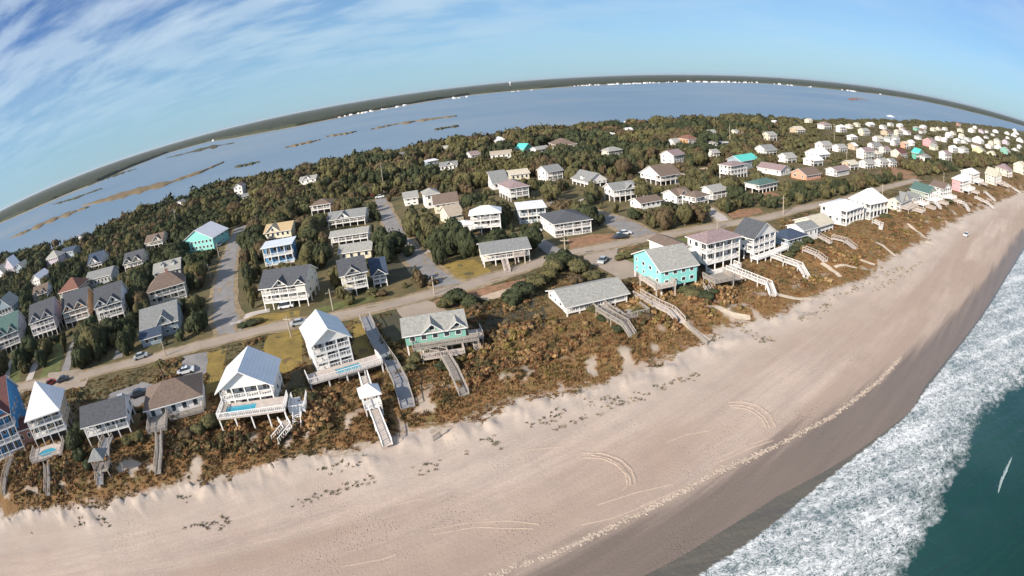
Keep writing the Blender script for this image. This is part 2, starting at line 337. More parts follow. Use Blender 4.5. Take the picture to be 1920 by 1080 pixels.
# ------------------------------------------------------------------ ocean with breaking foam
def ocean_material():
    m, t, b = newmat('ocean_water')
    def att(n): a = N(t, 'ShaderNodeAttribute', attribute_name=n); return a.outputs['Fac']
    pos = N(t, 'ShaderNodeNewGeometry').outputs['Position']
    def noise(s, d=4, r=.6, src=pos, dist=0.0): n = N(t, 'ShaderNodeTexNoise', i_Scale=s, i_Detail=float(d), i_Roughness=r, i_Distortion=dist); L(t, src, n.inputs[0]); return n
    wob = noise(.5, 3, .6); va = N(t, 'ShaderNodeVectorMath', operation='MULTIPLY_ADD'); L(t, wob.outputs['Color'], va.inputs[0]); va.inputs[1].default_value = (2.6, 2.6, 0); L(t, pos, va.inputs[2])
    mp = N(t, 'ShaderNodeMapping'); mp.inputs['Rotation'].default_value = (0, 0, -R(48)); mp.inputs['Scale'].default_value = (.75, 1.5, 1); L(t, va.outputs[0], mp.inputs[0])
    mp5 = N(t, 'ShaderNodeMapping'); mp5.inputs['Rotation'].default_value = (0, 0, -R(40)); mp5.inputs['Scale'].default_value = (.04, .28, 1); L(t, pos, mp5.inputs[0])
    lace = None
    mp6 = N(t, 'ShaderNodeMapping'); mp6.inputs['Rotation'].default_value = (0, 0, -R(40)); mp6.inputs['Scale'].default_value = (.035, .30, 1); L(t, va.outputs[0], mp6.inputs[0])
    for sc, wd in ((.36, .06), (1.9, .10)):
        vo = N(t, 'ShaderNodeTexVoronoi', feature='DISTANCE_TO_EDGE', i_Scale=sc); L(t, mp.outputs[0], vo.inputs[0])
        k = ramp(t, vo.outputs['Distance'], [(0, 1), (wd, 0)], 'EASE').outputs[0]
        lace = k if lace is None else mth(t, 'MAXIMUM', lace, k)
    for sc, wd in ((.7, .07), (1.7, .10)):
        nn_ = noise(sc, 3, .55, mp.outputs[0], .6); k = ramp(t, mth(t, 'ABSOLUTE', mth(t, 'SUBTRACT', nn_.outputs[0], .5)), [(0, 1), (wd, 0)], 'EASE').outputs[0]; lace = mth(t, 'MAXIMUM', lace, k)
    rows_ = noise(1.0, 3, .55, mp6.outputs[0], .5).outputs[0]
    inn, out = att('fi'), att('fo')
    n6 = noise(.16, 5, .65).outputs[0]; n7 = noise(.9, 4, .7).outputs[0]
    ed = mth(t, 'MULTIPLY_ADD', n6, 10.0, mth(t, 'MULTIPLY_ADD', n7, 4.0, -7.0))
    # inn: metres seaward of the foam's front; out: metres inside the seaward edge
    dens = mth(t, 'MULTIPLY', ramp(t, mth(t, 'ADD', inn, mth(t, 'MULTIPLY_ADD', n7, 1.6, -.8)), [(0, 0), (.35, 1)]).outputs[0], ramp(t, mth(t, 'DIVIDE', mth(t, 'ADD', out, ed), 9.0), [(0, 0), (.35, 1)]).outputs[0])
    thick = mth(t, 'MULTIPLY_ADD', n6, 1.3, mth(t, 'MULTIPLY_ADD', n7, 1.5, mth(t, 'MULTIPLY_ADD', rows_, 1.4, -2.16)))
    foam = mth(t, 'MULTIPLY', dens, mth(t, 'ADD', mth(t, 'MULTIPLY', lace, .86), thick, clamp=True), clamp=True)
    far = noise(.035, 6, .6, va.outputs[0]).outputs[0]
    deep = mixc(t, ramp(t, mth(t, 'DIVIDE', out, -30.0), [(0, 0), (1, 1)]).outputs[0], (.02, .066, .062), (.002, .030, .021))
    deep = mixc(t, ramp(t, far, [(.4, 0), (.6, .6)]).outputs[0], deep, (.004, .038, .034))
    swash = mixc(t, dens, (.115, .105, .088), mixc(t, n6, (.05, .12, .14), (.16, .18, .17)))
    shallow = ramp(t, mth(t, 'DIVIDE', mth(t, 'ADD', out, ed), 8.0), [(0, 0), (1, 1)]).outputs[0]
    c = mixc(t, shallow, deep, swash)
    c = mixc(t, foam, c, (.72, .73, .72))
    L(t, c, b.inputs['Base Color']); L(t, mth(t, 'MULTIPLY_ADD', foam, .6, .13), b.inputs['Roughness']); b.inputs['Specular IOR Level'].default_value = .22
    swell = noise(1.0, 3, .5, mp5.outputs[0], .4).outputs[0]; h = mth(t, 'ADD', mth(t, 'MULTIPLY_ADD', swell, 2.2, mth(t, 'MULTIPLY', foam, .35)), mth(t, 'ADD', mth(t, 'MULTIPLY', noise(.6, 5, .6).outputs[0], .8), mth(t, 'MULTIPLY', n7, .3)))
    bp = N(t, 'ShaderNodeBump', i_Strength=.6, i_Distance=.5); L(t, h, bp.inputs['Height']); L(t, bp.outputs[0], b.inputs['Normal'])
    return m
x, y, f = polar(-20, 88, 640, 14, 9000, 330)
inn = -sdist(x, y, FI); out = sdist(x, y, FO); w = sdist(x, y, WL)
z = SEA+.02+.22*(fbm(x/6, y/6, 41, 3)-.5)*sstep(2, 12, -w)+.35*sstep(.4, 3, inn)*sstep(0, 5, out)*fbm(x/2.2, y/2.2, 43, 3)*np.exp(-np.hypot(x, y)/300)
v = np.stack([x, y, z], 1); ov, of, oa = sub_mesh(v, f, w[f].mean(1) < 14, dict(fi=inn, fo=out))
sea = obj('ocean', np_mesh('ocean', ov, of, ocean_material(), oa, True)); sea['kind'] = 'structure'

# ------------------------------------------------------------------ the sound behind the island
m, t, b = newmat('sound_water'); MATS['sound_water'] = m
pos = N(t, 'ShaderNodeNewGeometry').outputs['Position']
n = N(t, 'ShaderNodeTexNoise', i_Scale=.0022, i_Detail=5.0, i_Roughness=.6); L(t, pos, n.inputs[0])
c = ramp(t, n.outputs[0], [(.38, (.125, .195, .270)), (.52, (.155, .220, .285)), (.66, (.205, .245, .280))]); L(t, c.outputs[0], b.inputs['Base Color'])
b.inputs['Roughness'].default_value = .42; b.inputs['Specular IOR Level'].default_value = .35
n = N(t, 'ShaderNodeTexNoise', i_Scale=.5, i_Detail=4.0); L(t, pos, n.inputs[0]); bp = N(t, 'ShaderNodeBump', i_Strength=.5, i_Distance=.3); L(t, n.outputs[0], bp.inputs['Height']); L(t, bp.outputs[0], b.inputs['Normal'])
x, y, f = polar(-80, 84, 200, 120, 90000, 90)
e = sdist(x, y, SS); v = np.stack([x, y, np.full(x.shape, SEA)], 1)
sv, sf, _ = sub_mesh(v, f, e[f].max(1) > -60, {})
snd = obj('sound_water', np_mesh('sound_water', sv, sf, m, None, True)); snd['kind'] = 'structure'

# ------------------------------------------------------------------ far mainland across the sound
FS = poly_world([(0, 419), (48, 399), (100, 377), (185, 343), (315, 288), (389, 267), (444, 259), (555, 238), (640, 220), (770, 195.5), (881, 178), (1010, 166.5), (1084, 161), (1270, 154), (1428, 156.5), (1576, 170), (1650, 178), (1724, 189), (1820, 210), (1920, 236)], SEA, (-900, -700), (4000, 500))
def leaf_mat(name, cols, scale=.05, rough=.95):
    m, t, b = newmat(name); pos = N(t, 'ShaderNodeNewGeometry').outputs['Position']
    n = N(t, 'ShaderNodeTexNoise', i_Scale=scale, i_Detail=6.0, i_Roughness=.7); L(t, pos, n.inputs[0])
    k = len(cols); c = ramp(t, n.outputs[0], [(.3+.4*i/(k-1), cols[i]) for i in range(k)]); L(t, c.outputs[0], b.inputs['Base Color'])
    b.inputs['Roughness'].default_value = rough; b.inputs['Specular IOR Level'].default_value = .1; MATS[name] = m; return m
def resample(pl, n):
    s = np.r_[0, np.cumsum(np.hypot(*np.diff(pl, axis=0).T))]; q = np.linspace(0, s[-1], n); return np.stack([np.interp(q, s, pl[:, 0]), np.interp(q, s, pl[:, 1])], 1)
fp = resample(FS, 900); rad = np.hypot(*fp.T); un = fp/rad[:, None]
offs = np.array([0, 40, 120, 300, 700, 1500, 3000, 6000, 12000, 25000, 60000.])
v = np.concatenate([np.c_[fp+un*o, np.full(len(fp), SEA+.3+min(o, 200)*.006)] for o in offs]); nn = len(fp)
i = np.arange(len(offs)-1)[:, None]*nn+np.arange(nn-1)[None]; f = np.stack([i, i+1, i+1+nn, i+nn], -1).reshape(-1, 4)[:, ::-1]
fm = obj('far_shore_ground', np_mesh('far_shore_ground', v, f, surf('far_soil', (.30, .26, .19), .95, .3, .01), None, True)); fm['kind'] = 'structure'
fp = resample(FS, 2600); rad = np.hypot(*fp.T); un = fp/rad[:, None]
offs = np.r_[np.array([0, 4, 30, 60, 90, 130, 180]), np.exp(np.linspace(math.log(240), math.log(45000), 46))]
sb = 60+130*fbm(fp[:, 0]/260, fp[:, 1]/260, 77, 4)
rows = []
for k, o in enumerate(offs):
    q = fp+un*(o+sb)[:, None]; h = 7+9*fbm(q[:, 0]/90, q[:, 1]/90, 78, 3)+6*(fbm(q[:, 0]/17, q[:, 1]/17, 79, 2)-.5)
    if k == 0: h = h*0-.5
    if k == 1: h *= .75
    rows.append(np.c_[q, SEA+1+h])
v = np.concatenate(rows); nn = len(fp)
i = np.arange(len(offs)-1)[:, None]*nn+np.arange(nn-1)[None]; f = np.stack([i, i+1, i+1+nn, i+nn], -1).reshape(-1, 4)[:, ::-1]
fwd_ = obj('far_woodland', np_mesh('far_woodland', v, f, leaf_mat('far_forest', [(.028, .040, .026), (.055, .062, .036), (.040, .048, .034), (.10, .085, .055)], .006)))
fwd_['kind'] = 'stuff'; tag(fwd_, 'dark grey-green forest covering the far shore across the sound', 'forest')

# marsh islands lying in the sound: centre line in the picture, half thickness in the picture
MARSH = [([(155, 387), (200, 375), (262, 357), (320, 343), (380, 322), (420, 304)], 4.5, 0), ([(20, 447), (60, 430), (100, 412), (140, 398), (170, 388)], 3.4, 0), ([(165, 349), (195, 337), (230, 325), (257, 317)], 2.2, 1),
         ([(100, 384), (140, 373), (175, 360), (193, 354)], 1.8, 1), ([(312, 297), (350, 288), (390, 277), (440, 268)], 2.2, 1), ([(534, 277), (560, 271), (600, 262)], 1.5, 0), ([(440, 314), (465, 309), (486, 304)], 1.5, 1),
         ([(695, 242), (740, 233), (800, 224), (857, 217)], 1.5, 0), ([(815, 243), (840, 239), (860, 236)], 1.5, 1), ([(610, 256), (650, 250), (668, 246)], 1.2, 0), ([(1590, 187), (1608, 186), (1628, 188)], 1.6, 2), ([(380, 262), (420, 258), (470, 248), (505, 243)], 1.5, 1)]
MM = [leaf_mat('marsh_straw', [(.16, .125, .075), (.20, .15, .09), (.13, .115, .075)], .02), leaf_mat('marsh_dark', [(.05, .06, .04), (.09, .085, .05), (.06, .065, .04)], .02), leaf_mat('marsh_rust', [(.30, .14, .10), (.22, .15, .11)], .02)]
rng = np.random.RandomState(4)
for k, (pts, hw, c) in enumerate(MARSH):
    a = resample(np.array([G(x, y, SEA) for x, y in pts]), 60); mid = np.array([np.mean([p[0] for p in pts]), np.mean([p[1] for p in pts])])
    wpx = np.linalg.norm(G(mid[0], mid[1]-.5, SEA)-G(mid[0], mid[1]+.5, SEA)); s = np.linspace(0, 1, 60)
    prof = np.sin(np.pi*np.clip(s, 0, 1))**.45*np.maximum(.06, -.75+2.9*np.array([fbm(np.array([q*11.]), np.array([k*3.]), 5, 4)[0] for q in s]))*1.25
    uu = a/np.hypot(*a.T)[:, None]; rows = []
    for o in (-1, -.7, 0, .7, 1):
        rows.append(np.c_[a+uu*(o*hw*wpx*prof)[:, None], SEA-.3+(0 if abs(o) == 1 else 1.5)+np.zeros(60)+(abs(o) < 1)*.8*rng.rand(60)])
    v = np.concatenate(rows); i = np.arange(4)[:, None]*60+np.arange(59)[None]; f = np.stack([i, i+1, i+61, i+60], -1).reshape(-1, 4)[:, ::-1]
    o = obj('marsh_island', np_mesh('marsh_island', v, f, MM[c])); o['kind'] = 'structure'

# ------------------------------------------------------------------ roads, drives, lawns (thin sheets that follow the ground)
ASPH = surf('old_asphalt', (.33, .27, .215), .95, .16, .12, bump=.2)
ASPD = surf('dark_asphalt', (.235, .222, .215), .95, .2, .3, bump=.2)
CONC = surf('pale_concrete', (.46, .41, .37), .9, .15, .4)
LAWN = surf('ochre_lawn', (.235, .165, .045), .95, .32, .22, bump=.5, bscale=5)
LAWNG = surf('green_lawn', (.125, .135, .045), .95, .35, .25, bump=.5, bscale=5)
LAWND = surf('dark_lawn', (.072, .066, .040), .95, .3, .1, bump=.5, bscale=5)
SOIL = surf('red_brown_mulch', (.27, .15, .085), .95, .35, .5, bump=.5, bscale=6)
SANDY = surf('sandy_drive', (.46, .36, .26), .95, .2, .4, bump=.4)
BLOCK = []                                        # (polygon in the ground plane) where no tree may stand
def inpoly(x, y, pg):
    c = np.zeros(np.shape(x), bool); j = len(pg)-1
    for i in range(len(pg)):
        xi, yi = pg[i]; xj, yj = pg[j]
        if yi != yj: c ^= ((yi > y) != (yj > y)) & (x < (xj-xi)*(y-yi)/(yj-yi)+xi)
        j = i
    return c
def road(name, pts, width, mat, lift=.06, step=1.6, block=1.0):
    a = np.array([GG(x, y)[:2] for x, y in pts]); n = max(4, int(np.hypot(*np.diff(a, axis=0).T).sum()/step)); 
    # smooth the corners
    a = resample(a, n)
    for _ in range(6): a[1:-1] = (a[:-2]+2*a[1:-1]+a[2:])/4
    d = np.gradient(a, axis=0); d /= np.hypot(*d.T)[:, None]; nrm = np.stack([-d[:, 1], d[:, 0]], 1); rows = []
    wv = np.interp(np.linspace(0, 1, n), np.linspace(0, 1, len(width)), width) if isinstance(width, (list, tuple)) else np.full(n, width)
    wv = wv+.9*(np.array([fbm(np.array([k*.33]), np.array([len(pts)*1.]), 3, 2)[0] for k in range(n)])-.5)
    K = 5
    for o in np.linspace(-.5, .5, K):
        q = a+nrm*(o*wv)[:, None]; rows.append(np.c_[q, np.zeros(n)])
    v = np.concatenate(rows); v[:, 2] = np.maximum(height(v[:, 0], v[:, 1]), -.4)+lift+.03
    i = np.arange(K-1)[:, None]*n+np.arange(n-1)[None]; f = np.stack([i, i+1, i+1+n, i+n], -1).reshape(-1, 4)[:, ::-1]
    o = obj(name, np_mesh(name, v, f, mat, None, True)); o['kind'] = 'structure'
    if name in ('main_road', 'side_street'):
        rows = []; wl = wv+1.0+3.4*np.array([fbm(np.array([k*.35]), np.array([1.7]), 8, 3)[0] for k in range(n)])
        for q_ in np.linspace(-.5, .5, K): q = a+nrm*(q_*wl)[:, None]; rows.append(np.c_[q, np.zeros(n)])
        v = np.concatenate(rows); v[:, 2] = np.maximum(height(v[:, 0], v[:, 1]), -.4)+lift+.012; o = obj('verge', np_mesh('verge', v, f, surf('sandy_verge', (.27, .205, .125), .95, .4, .6, bump=.4), None, True)); o['kind'] = 'structure'
    e = wv/2+block; BLOCK.append(np.concatenate([a+nrm*e[:, None], (a-nrm*e[:, None])[::-1]])); return a
def patch(name, px, mat, lift=.03, block=True, world=None, wob=.6):
    pg = np.array(world) if world is not None else np.array([GG(x, y)[:2] for x, y in px])
    n = len(pg); out = []
    for k in range(n):                            # subdivide the outline and roughen it
        a, b = pg[k], pg[(k+1) % n]; m_ = max(2, int(np.hypot(*(b-a))/1.5))
        for j in range(m_): out.append(a+(b-a)*j/m_)
    q = np.array(out); q = q+wob*np.stack([fbm(q[:, 0]/2.5, q[:, 1]/2.5, 15, 2)-.5, fbm(q[:, 0]/2.5, q[:, 1]/2.5, 16, 2)-.5], 1)
    c = q.mean(0); rings = [q, c+(q-c)*.66, c+(q-c)*.33]; v = np.concatenate(rings+[c[None]]); m_ = len(q)
    z = height(v[:, 0], v[:, 1])+lift; v = np.c_[v, z]; mb = MB(); mb.v = [tuple(p) for p in v.tolist()]
    for r in range(2):
        for k in range(m_): mb.f.append((r*m_+k, r*m_+(k+1) % m_, (r+1)*m_+(k+1) % m_, (r+1)*m_+k)); mb.m.append(0)
    for k in range(m_): mb.f.append((2*m_+k, 2*m_+(k+1) % m_, 3*m_)); mb.m.append(0)
    o = build(mb, name, mat); o['kind'] = 'structure'
    o.data.flip_normals() if o.data.polygons[0].normal.z < 0 else None
    if block: BLOCK.append(pg)
    return o
MAIN = [(-40, 742), (60, 722), (130, 712), (200, 692), (280, 674), (350, 655), (433, 634), (520, 612), (600, 600), (665, 587), (730, 573), (808, 550), (868, 540), (930, 520), (1000, 497), (1071, 476), (1154, 459), (1221, 446), (1293, 432), (1377, 418), (1440, 408), (1523, 386), (1580, 376), (1650, 355), (1720, 337)]
road('main_road', MAIN, 5.0, ASPH, .10)
road('side_street', [(436, 630), (418, 580), (420, 530), (428, 490), (440, 450), (452, 424)], [7.5, 7, 6.5, 6, 5.5], ASPD, .07, block=4.5)
road('side_street', [(858, 541), (825, 528), (800, 505), (775, 478), (752, 450), (736, 425), (722, 395), (712, 372)], [7, 6.5, 6, 5.5, 5], ASPD, .07)
road('side_street', [(1221, 446), (1190, 432), (1155, 415), (1110, 402), (1070, 390), (1040, 378)], [8, 9, 9, 8], ASPD, .07)
road('side_street', [(1362, 419), (1345, 402), (1322, 388), (1300, 382)], 4.5, CONC, .06)
road('driveway', [(1140, 464), (1120, 483), (1160, 500), (1195, 520)], [6, 10, 9, 9], ASPH, .075)
road('driveway', [(1010, 452), (1030, 468), (1048, 480)], [4, 5, 5], ASPD, .06)
road('driveway', [(45, 735), (62, 695), (78, 655), (84, 640)], 3.4, CONC, .05)
road('driveway', [(118, 712), (128, 680), (140, 645), (150, 625)], 3.4, ASPD, .05)
road('driveway', [(20, 745), (10, 715), (18, 680), (34, 660)], 2.6, CONC, .05)
road('driveway', [(222, 672), (232, 645), (245, 625)], 3.6, ASPD, .05)
road('driveway', [(433, 622), (440, 600), (480, 586), (505, 582)], 3.4, CONC, .05)
road('driveway', [(760, 562), (800, 592), (812, 600)], [6, 10, 10], ASPH, .075)
road('driveway', [(785, 452), (805, 440), (830, 436)], 4, CONC, .05)
road('driveway', [(790, 478), (815, 468), (838, 458)], 3, CONC, .05)
road('driveway', [(1080, 380), (1105, 372), (1125, 368)], 4, CONC, .05)
road('driveway', [(905, 560), (960, 545), (1010, 530)], 4, SANDY, .05)
patch('paved_lot', [(78, 738), (92, 700), (150, 692), (172, 700), (160, 725), (110, 735)], ASPH, .12)
patch('paved_lot', [(196, 768), (206, 738), (268, 716), (290, 722), (280, 745), (262, 762)], ASPD, .05)
patch('paved_lot', [(333, 715), (345, 668), (392, 660), (388, 700), (375, 722)], ASPD, .05)
patch('paved_lot', [(1240, 335), (1300, 318), (1335, 318), (1330, 338), (1270, 346)], ASPD, .05)
patch('sandy_lot', [(1275, 328), (1290, 316), (1345, 312), (1345, 320), (1300, 326)], SANDY, .08)
patch('sandy_drive', [(826, 462), (842, 444), (880, 438), (898, 444), (860, 458)], SANDY, .05)
patch('sandy_lot', [(1170, 300), (1180, 288), (1205, 288), (1200, 298)], SANDY, .05)
patch('lawn', [(428, 626), (440, 600), (500, 588), (562, 582), (560, 600), (500, 610)], LAWN)
patch('lawn', [(485, 690), (500, 630), (560, 614), (566, 640), (566, 680), (540, 700), (525, 700)], LAWN)
patch('lawn', [(386, 738), (388, 662), (424, 654), (420, 690), (414, 735)], LAWN)
patch('lawn', [(832, 500), (850, 487), (890, 488), (922, 508), (925, 530), (895, 538), (855, 532)], LAWN)
patch('lawn', [(1070, 470), (1062, 450), (1110, 440), (1150, 438), (1160, 450)], SOIL)
patch('lawn', [(900, 446), (960, 440), (1008, 450), (1012, 462), (960, 452), (900, 462), (868, 462)], LAWNG)
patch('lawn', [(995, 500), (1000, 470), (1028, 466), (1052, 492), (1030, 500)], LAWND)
patch('lawn', [(880, 600), (890, 582), (960, 562), (1010, 560), (1025, 585), (1015, 615), (960, 640), (900, 645)], surf('lot_painted_shade', (.070, .062, .040), .95, .35, .3, bump=.6), block=False, wob=3.5)  # open lot in shadow; its shade is put into this dark ground colour
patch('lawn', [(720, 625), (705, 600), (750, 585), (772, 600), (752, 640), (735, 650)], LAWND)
patch('lawn', [(660, 650), (662, 600), (680, 594), (708, 650), (700, 680), (672, 690)], LAWN)
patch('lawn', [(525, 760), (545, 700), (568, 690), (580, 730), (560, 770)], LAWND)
patch('lawn', [(1140, 490), (1160, 474), (1215, 462), (1240, 470), (1215, 490), (1170, 494)], LAWNG)
patch('lawn', [(1215, 458), (1330, 437), (1345, 442), (1320, 455), (1230, 464)], LAWNG)
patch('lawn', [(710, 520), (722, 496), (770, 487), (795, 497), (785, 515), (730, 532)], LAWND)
patch('lawn', [(1372, 410), (1366, 400), (1385, 392), (1425, 390), (1432, 398), (1400, 406)], SOIL)
THICK = [np.array([G(x, y) for x, y in q]) for q in ([(1165, 445), (1178, 398), (1250, 388), (1325, 398), (1328, 425), (1260, 442)], [(1478, 390), (1488, 345), (1600, 335), (1690, 345), (1704, 354), (1560, 378), (1500, 390)], [(1358, 402), (1362, 368), (1400, 358), (1440, 372), (1420, 396)], [(1655, 338), (1690, 300), (1760, 306), (1800, 325), (1740, 348)], [(1790, 318), (1800, 298), (1930, 285), (1930, 305), (1850, 320)])]
patch('lawn', [(1395, 372), (1410, 362), (1450, 360), (1465, 366), (1430, 376)], SOIL)
patch('lawn', [(1640, 325), (1665, 312), (1710, 322), (1720, 334), (1690, 336)], SOIL)
patch('lawn', [(585, 580), (640, 565), (700, 555), (706, 562), (650, 576), (590, 588)], LAWNG)
patch('lawn', [(800, 575), (830, 555), (1000, 520), (1000, 535), (880, 562), (830, 590)], SOIL)
patch('lawn', [(70, 720), (105, 640), (122, 640), (112, 700), (96, 720)], LAWNG)
patch('lawn', [(0, 740), (22, 690), (48, 672), (30, 735)], LAWNG)

# ------------------------------------------------------------------ houses
def shell(mb, top, faces, th, m=0):
    """a roof skin with thickness: top faces, the same below, and the edge all round"""
    i = len(mb.v); n = len(top); mb.v += [tuple(map(float, p)) for p in top]+[(p[0], p[1], p[2]-th) for p in top]; ed = {}
    for f in faces:
        mb.f.append(tuple(i+a for a in f)); mb.m.append(m); mb.f.append(tuple(i+n+a for a in reversed(f))); mb.m.append(m+1)
        for a, b in zip(f, f[1:]+f[:1]): ed[(a, b)] = 1
    for a, b in ed:
        if (b, a) not in ed: mb.f.append((i+b, i+a, i+n+a, i+n+b)); mb.m.append(m+1)
def roof_shape(mb, wall, x0, x1, y0, y1, H, kind, p, o=.55, th=.22):
    w, d = x1-x0, y1-y0; e = H-p*o+th; X0, X1, Y0, Y1 = x0-o, x1+o, y0-o, y1+o; top = H+th
    if kind == 'gx':
        r = top+p*d/2; ym = (y0+y1)/2
        shell(mb, [(X0, Y0, e), (X1, Y0, e), (X1, ym, r), (X0, ym, r), (X1, Y1, e), (X0, Y1, e)], [(0, 1, 2, 3), (3, 2, 4, 5)], th)
        for x in (x0+.01, x1-.01): wall.face([(x, y0, H), (x, ym, H+p*d/2), (x, y1, H)] if x < (x0+x1)/2 else [(x, y0, H), (x, y1, H), (x, ym, H+p*d/2)])
        return r
    if kind == 'gy':
        r = top+p*w/2; xm = (x0+x1)/2
        shell(mb, [(X0, Y0, e), (xm, Y0, r), (X1, Y0, e), (X0, Y1, e), (xm, Y1, r), (X1, Y1, e)], [(0, 1, 4, 3), (1, 2, 5, 4)], th)
        for y in (y0+.01, y1-.01): wall.face([(x0, y, H), (x1, y, H), (xm, y, H+p*w/2)] if y < (y0+y1)/2 else [(x1, y, H), (x0, y, H), (xm, y, H+p*w/2)])
        return r
    if kind in ('hip', 'pyr'):
        if w >= d:
            a = d/2 if kind == 'hip' else w/2*.98; r = top+p*min(w, d)/2
            shell(mb, [(X0, Y0, e), (X1, Y0, e), (X1, Y1, e), (X0, Y1, e), (x0+a, (y0+y1)/2, r), (x1-a, (y0+y1)/2, r)], [(0, 1, 5, 4), (1, 2, 5), (2, 3, 4, 5), (3, 0, 4)], th)
        else:
            a = w/2 if kind == 'hip' else d/2*.98; r = top+p*w/2
            shell(mb, [(X0, Y0, e), (X1, Y0, e), (X1, Y1, e), (X0, Y1, e), ((x0+x1)/2, y0+a, r), ((x0+x1)/2, y1-a, r)], [(0, 1, 4), (1, 2, 5, 4), (2, 3, 5), (3, 0, 4, 5)], th)
        return r
    shell(mb, [(X0, Y0, H+.05+th), (X1, Y0, H+.05+th), (X1, Y1, H+.35+th), (X0, Y1, H+.35+th)], [(0, 1, 2, 3)], th); return H+.6
_C = {}
def cached(key, fn):
    if key not in _C: _C[key] = fn()
    return _C[key]
def win_mesh(w, h, mull, full):
    mb = MB(); t = .11; y0, y1 = -.07, .02
    mb.box(-w/2, w/2, y0, y1, 0, t); mb.box(-w/2, w/2, y0, y1, h-t, h); mb.box(-w/2, -w/2+t, y0, y1, t, h-t); mb.box(w/2-t, w/2, y0, y1, t, h-t)
    for k in range(1, mull): x = -w/2+w*k/mull; mb.box(x-.04, x+.04, y0, y1, t, h-t)
    if not full: mb.box(-w/2+t, w/2-t, -.03, .015, t, h-t, 1)
    return mb.mesh('window', [TRIM, GLASS])
def pane_mesh(w, h): mb = MB(); t = .11; mb.box(-w/2+t, w/2-t, -.03, .015, t, h-t); return mb.mesh('pane', GLASS)
def add_window(root, x, y, z, rot, w=1.1, h=1.4, mull=1, lod=2, name='window'):
    full = lod >= 2; w, h = round(w, 1), round(h, 1)
    o = obj(name, cached(('w', w, h, mull, full), lambda: win_mesh(w, h, mull, full)), root); o.location = (x, y, z); o.rotation_euler = (0, 0, rot)
    if full: obj('pane', cached(('p', w, h), lambda: pane_mesh(w, h)), o)
def post_mesh(h, w, mat): mb = MB(); mb.box(-w/2, w/2, -w/2, w/2, 0, h); return mb.mesh('post', mat)
def add_post(root, x, y, z0, z1, w=.22, mat=TRIM, name='post'):
    h = round((z1-z0)*4)/4
    if h <= .2: return
    o = obj(name, cached(('post', h, w, mat.name), lambda: post_mesh(h, w, mat)), root); o.location = (x, y, z1-h)
def rail_mb(mb, pts, h=1.0, step=.45, w=.09, m=0, closed=False):
    """railing along a chain of points: top rail, lower rail, balusters"""
    P_ = [Vector(p) for p in pts]
    for a, b in zip(P_[:-1], P_[1:]):
        up = Vector((0, 0, h)); mb.bar(a+up, b+up, w*1.5, w, m); mb.bar(a+Vector((0, 0, .15)), b+Vector((0, 0, .15)), w, w, m)
        n = max(1, int((b-a).length/step))
        for k in range(n+1): q = a+(b-a)*k/n; mb.bar(q+Vector((0, 0, .0)), q+up, w*(.7 if k % 4 else 1.3), None, m)
def bis(f, lo, hi):
    a, b = f(lo), f(hi)
    if a*b > 0: return lo if abs(a) < abs(b) else hi
    for _ in range(40):
        m_ = (lo+hi)/2
        if a*f(m_) <= 0: hi = m_
        else: lo = m_; a = f(lo)
    return (lo+hi)/2
HOUSES = []
NH = [0]
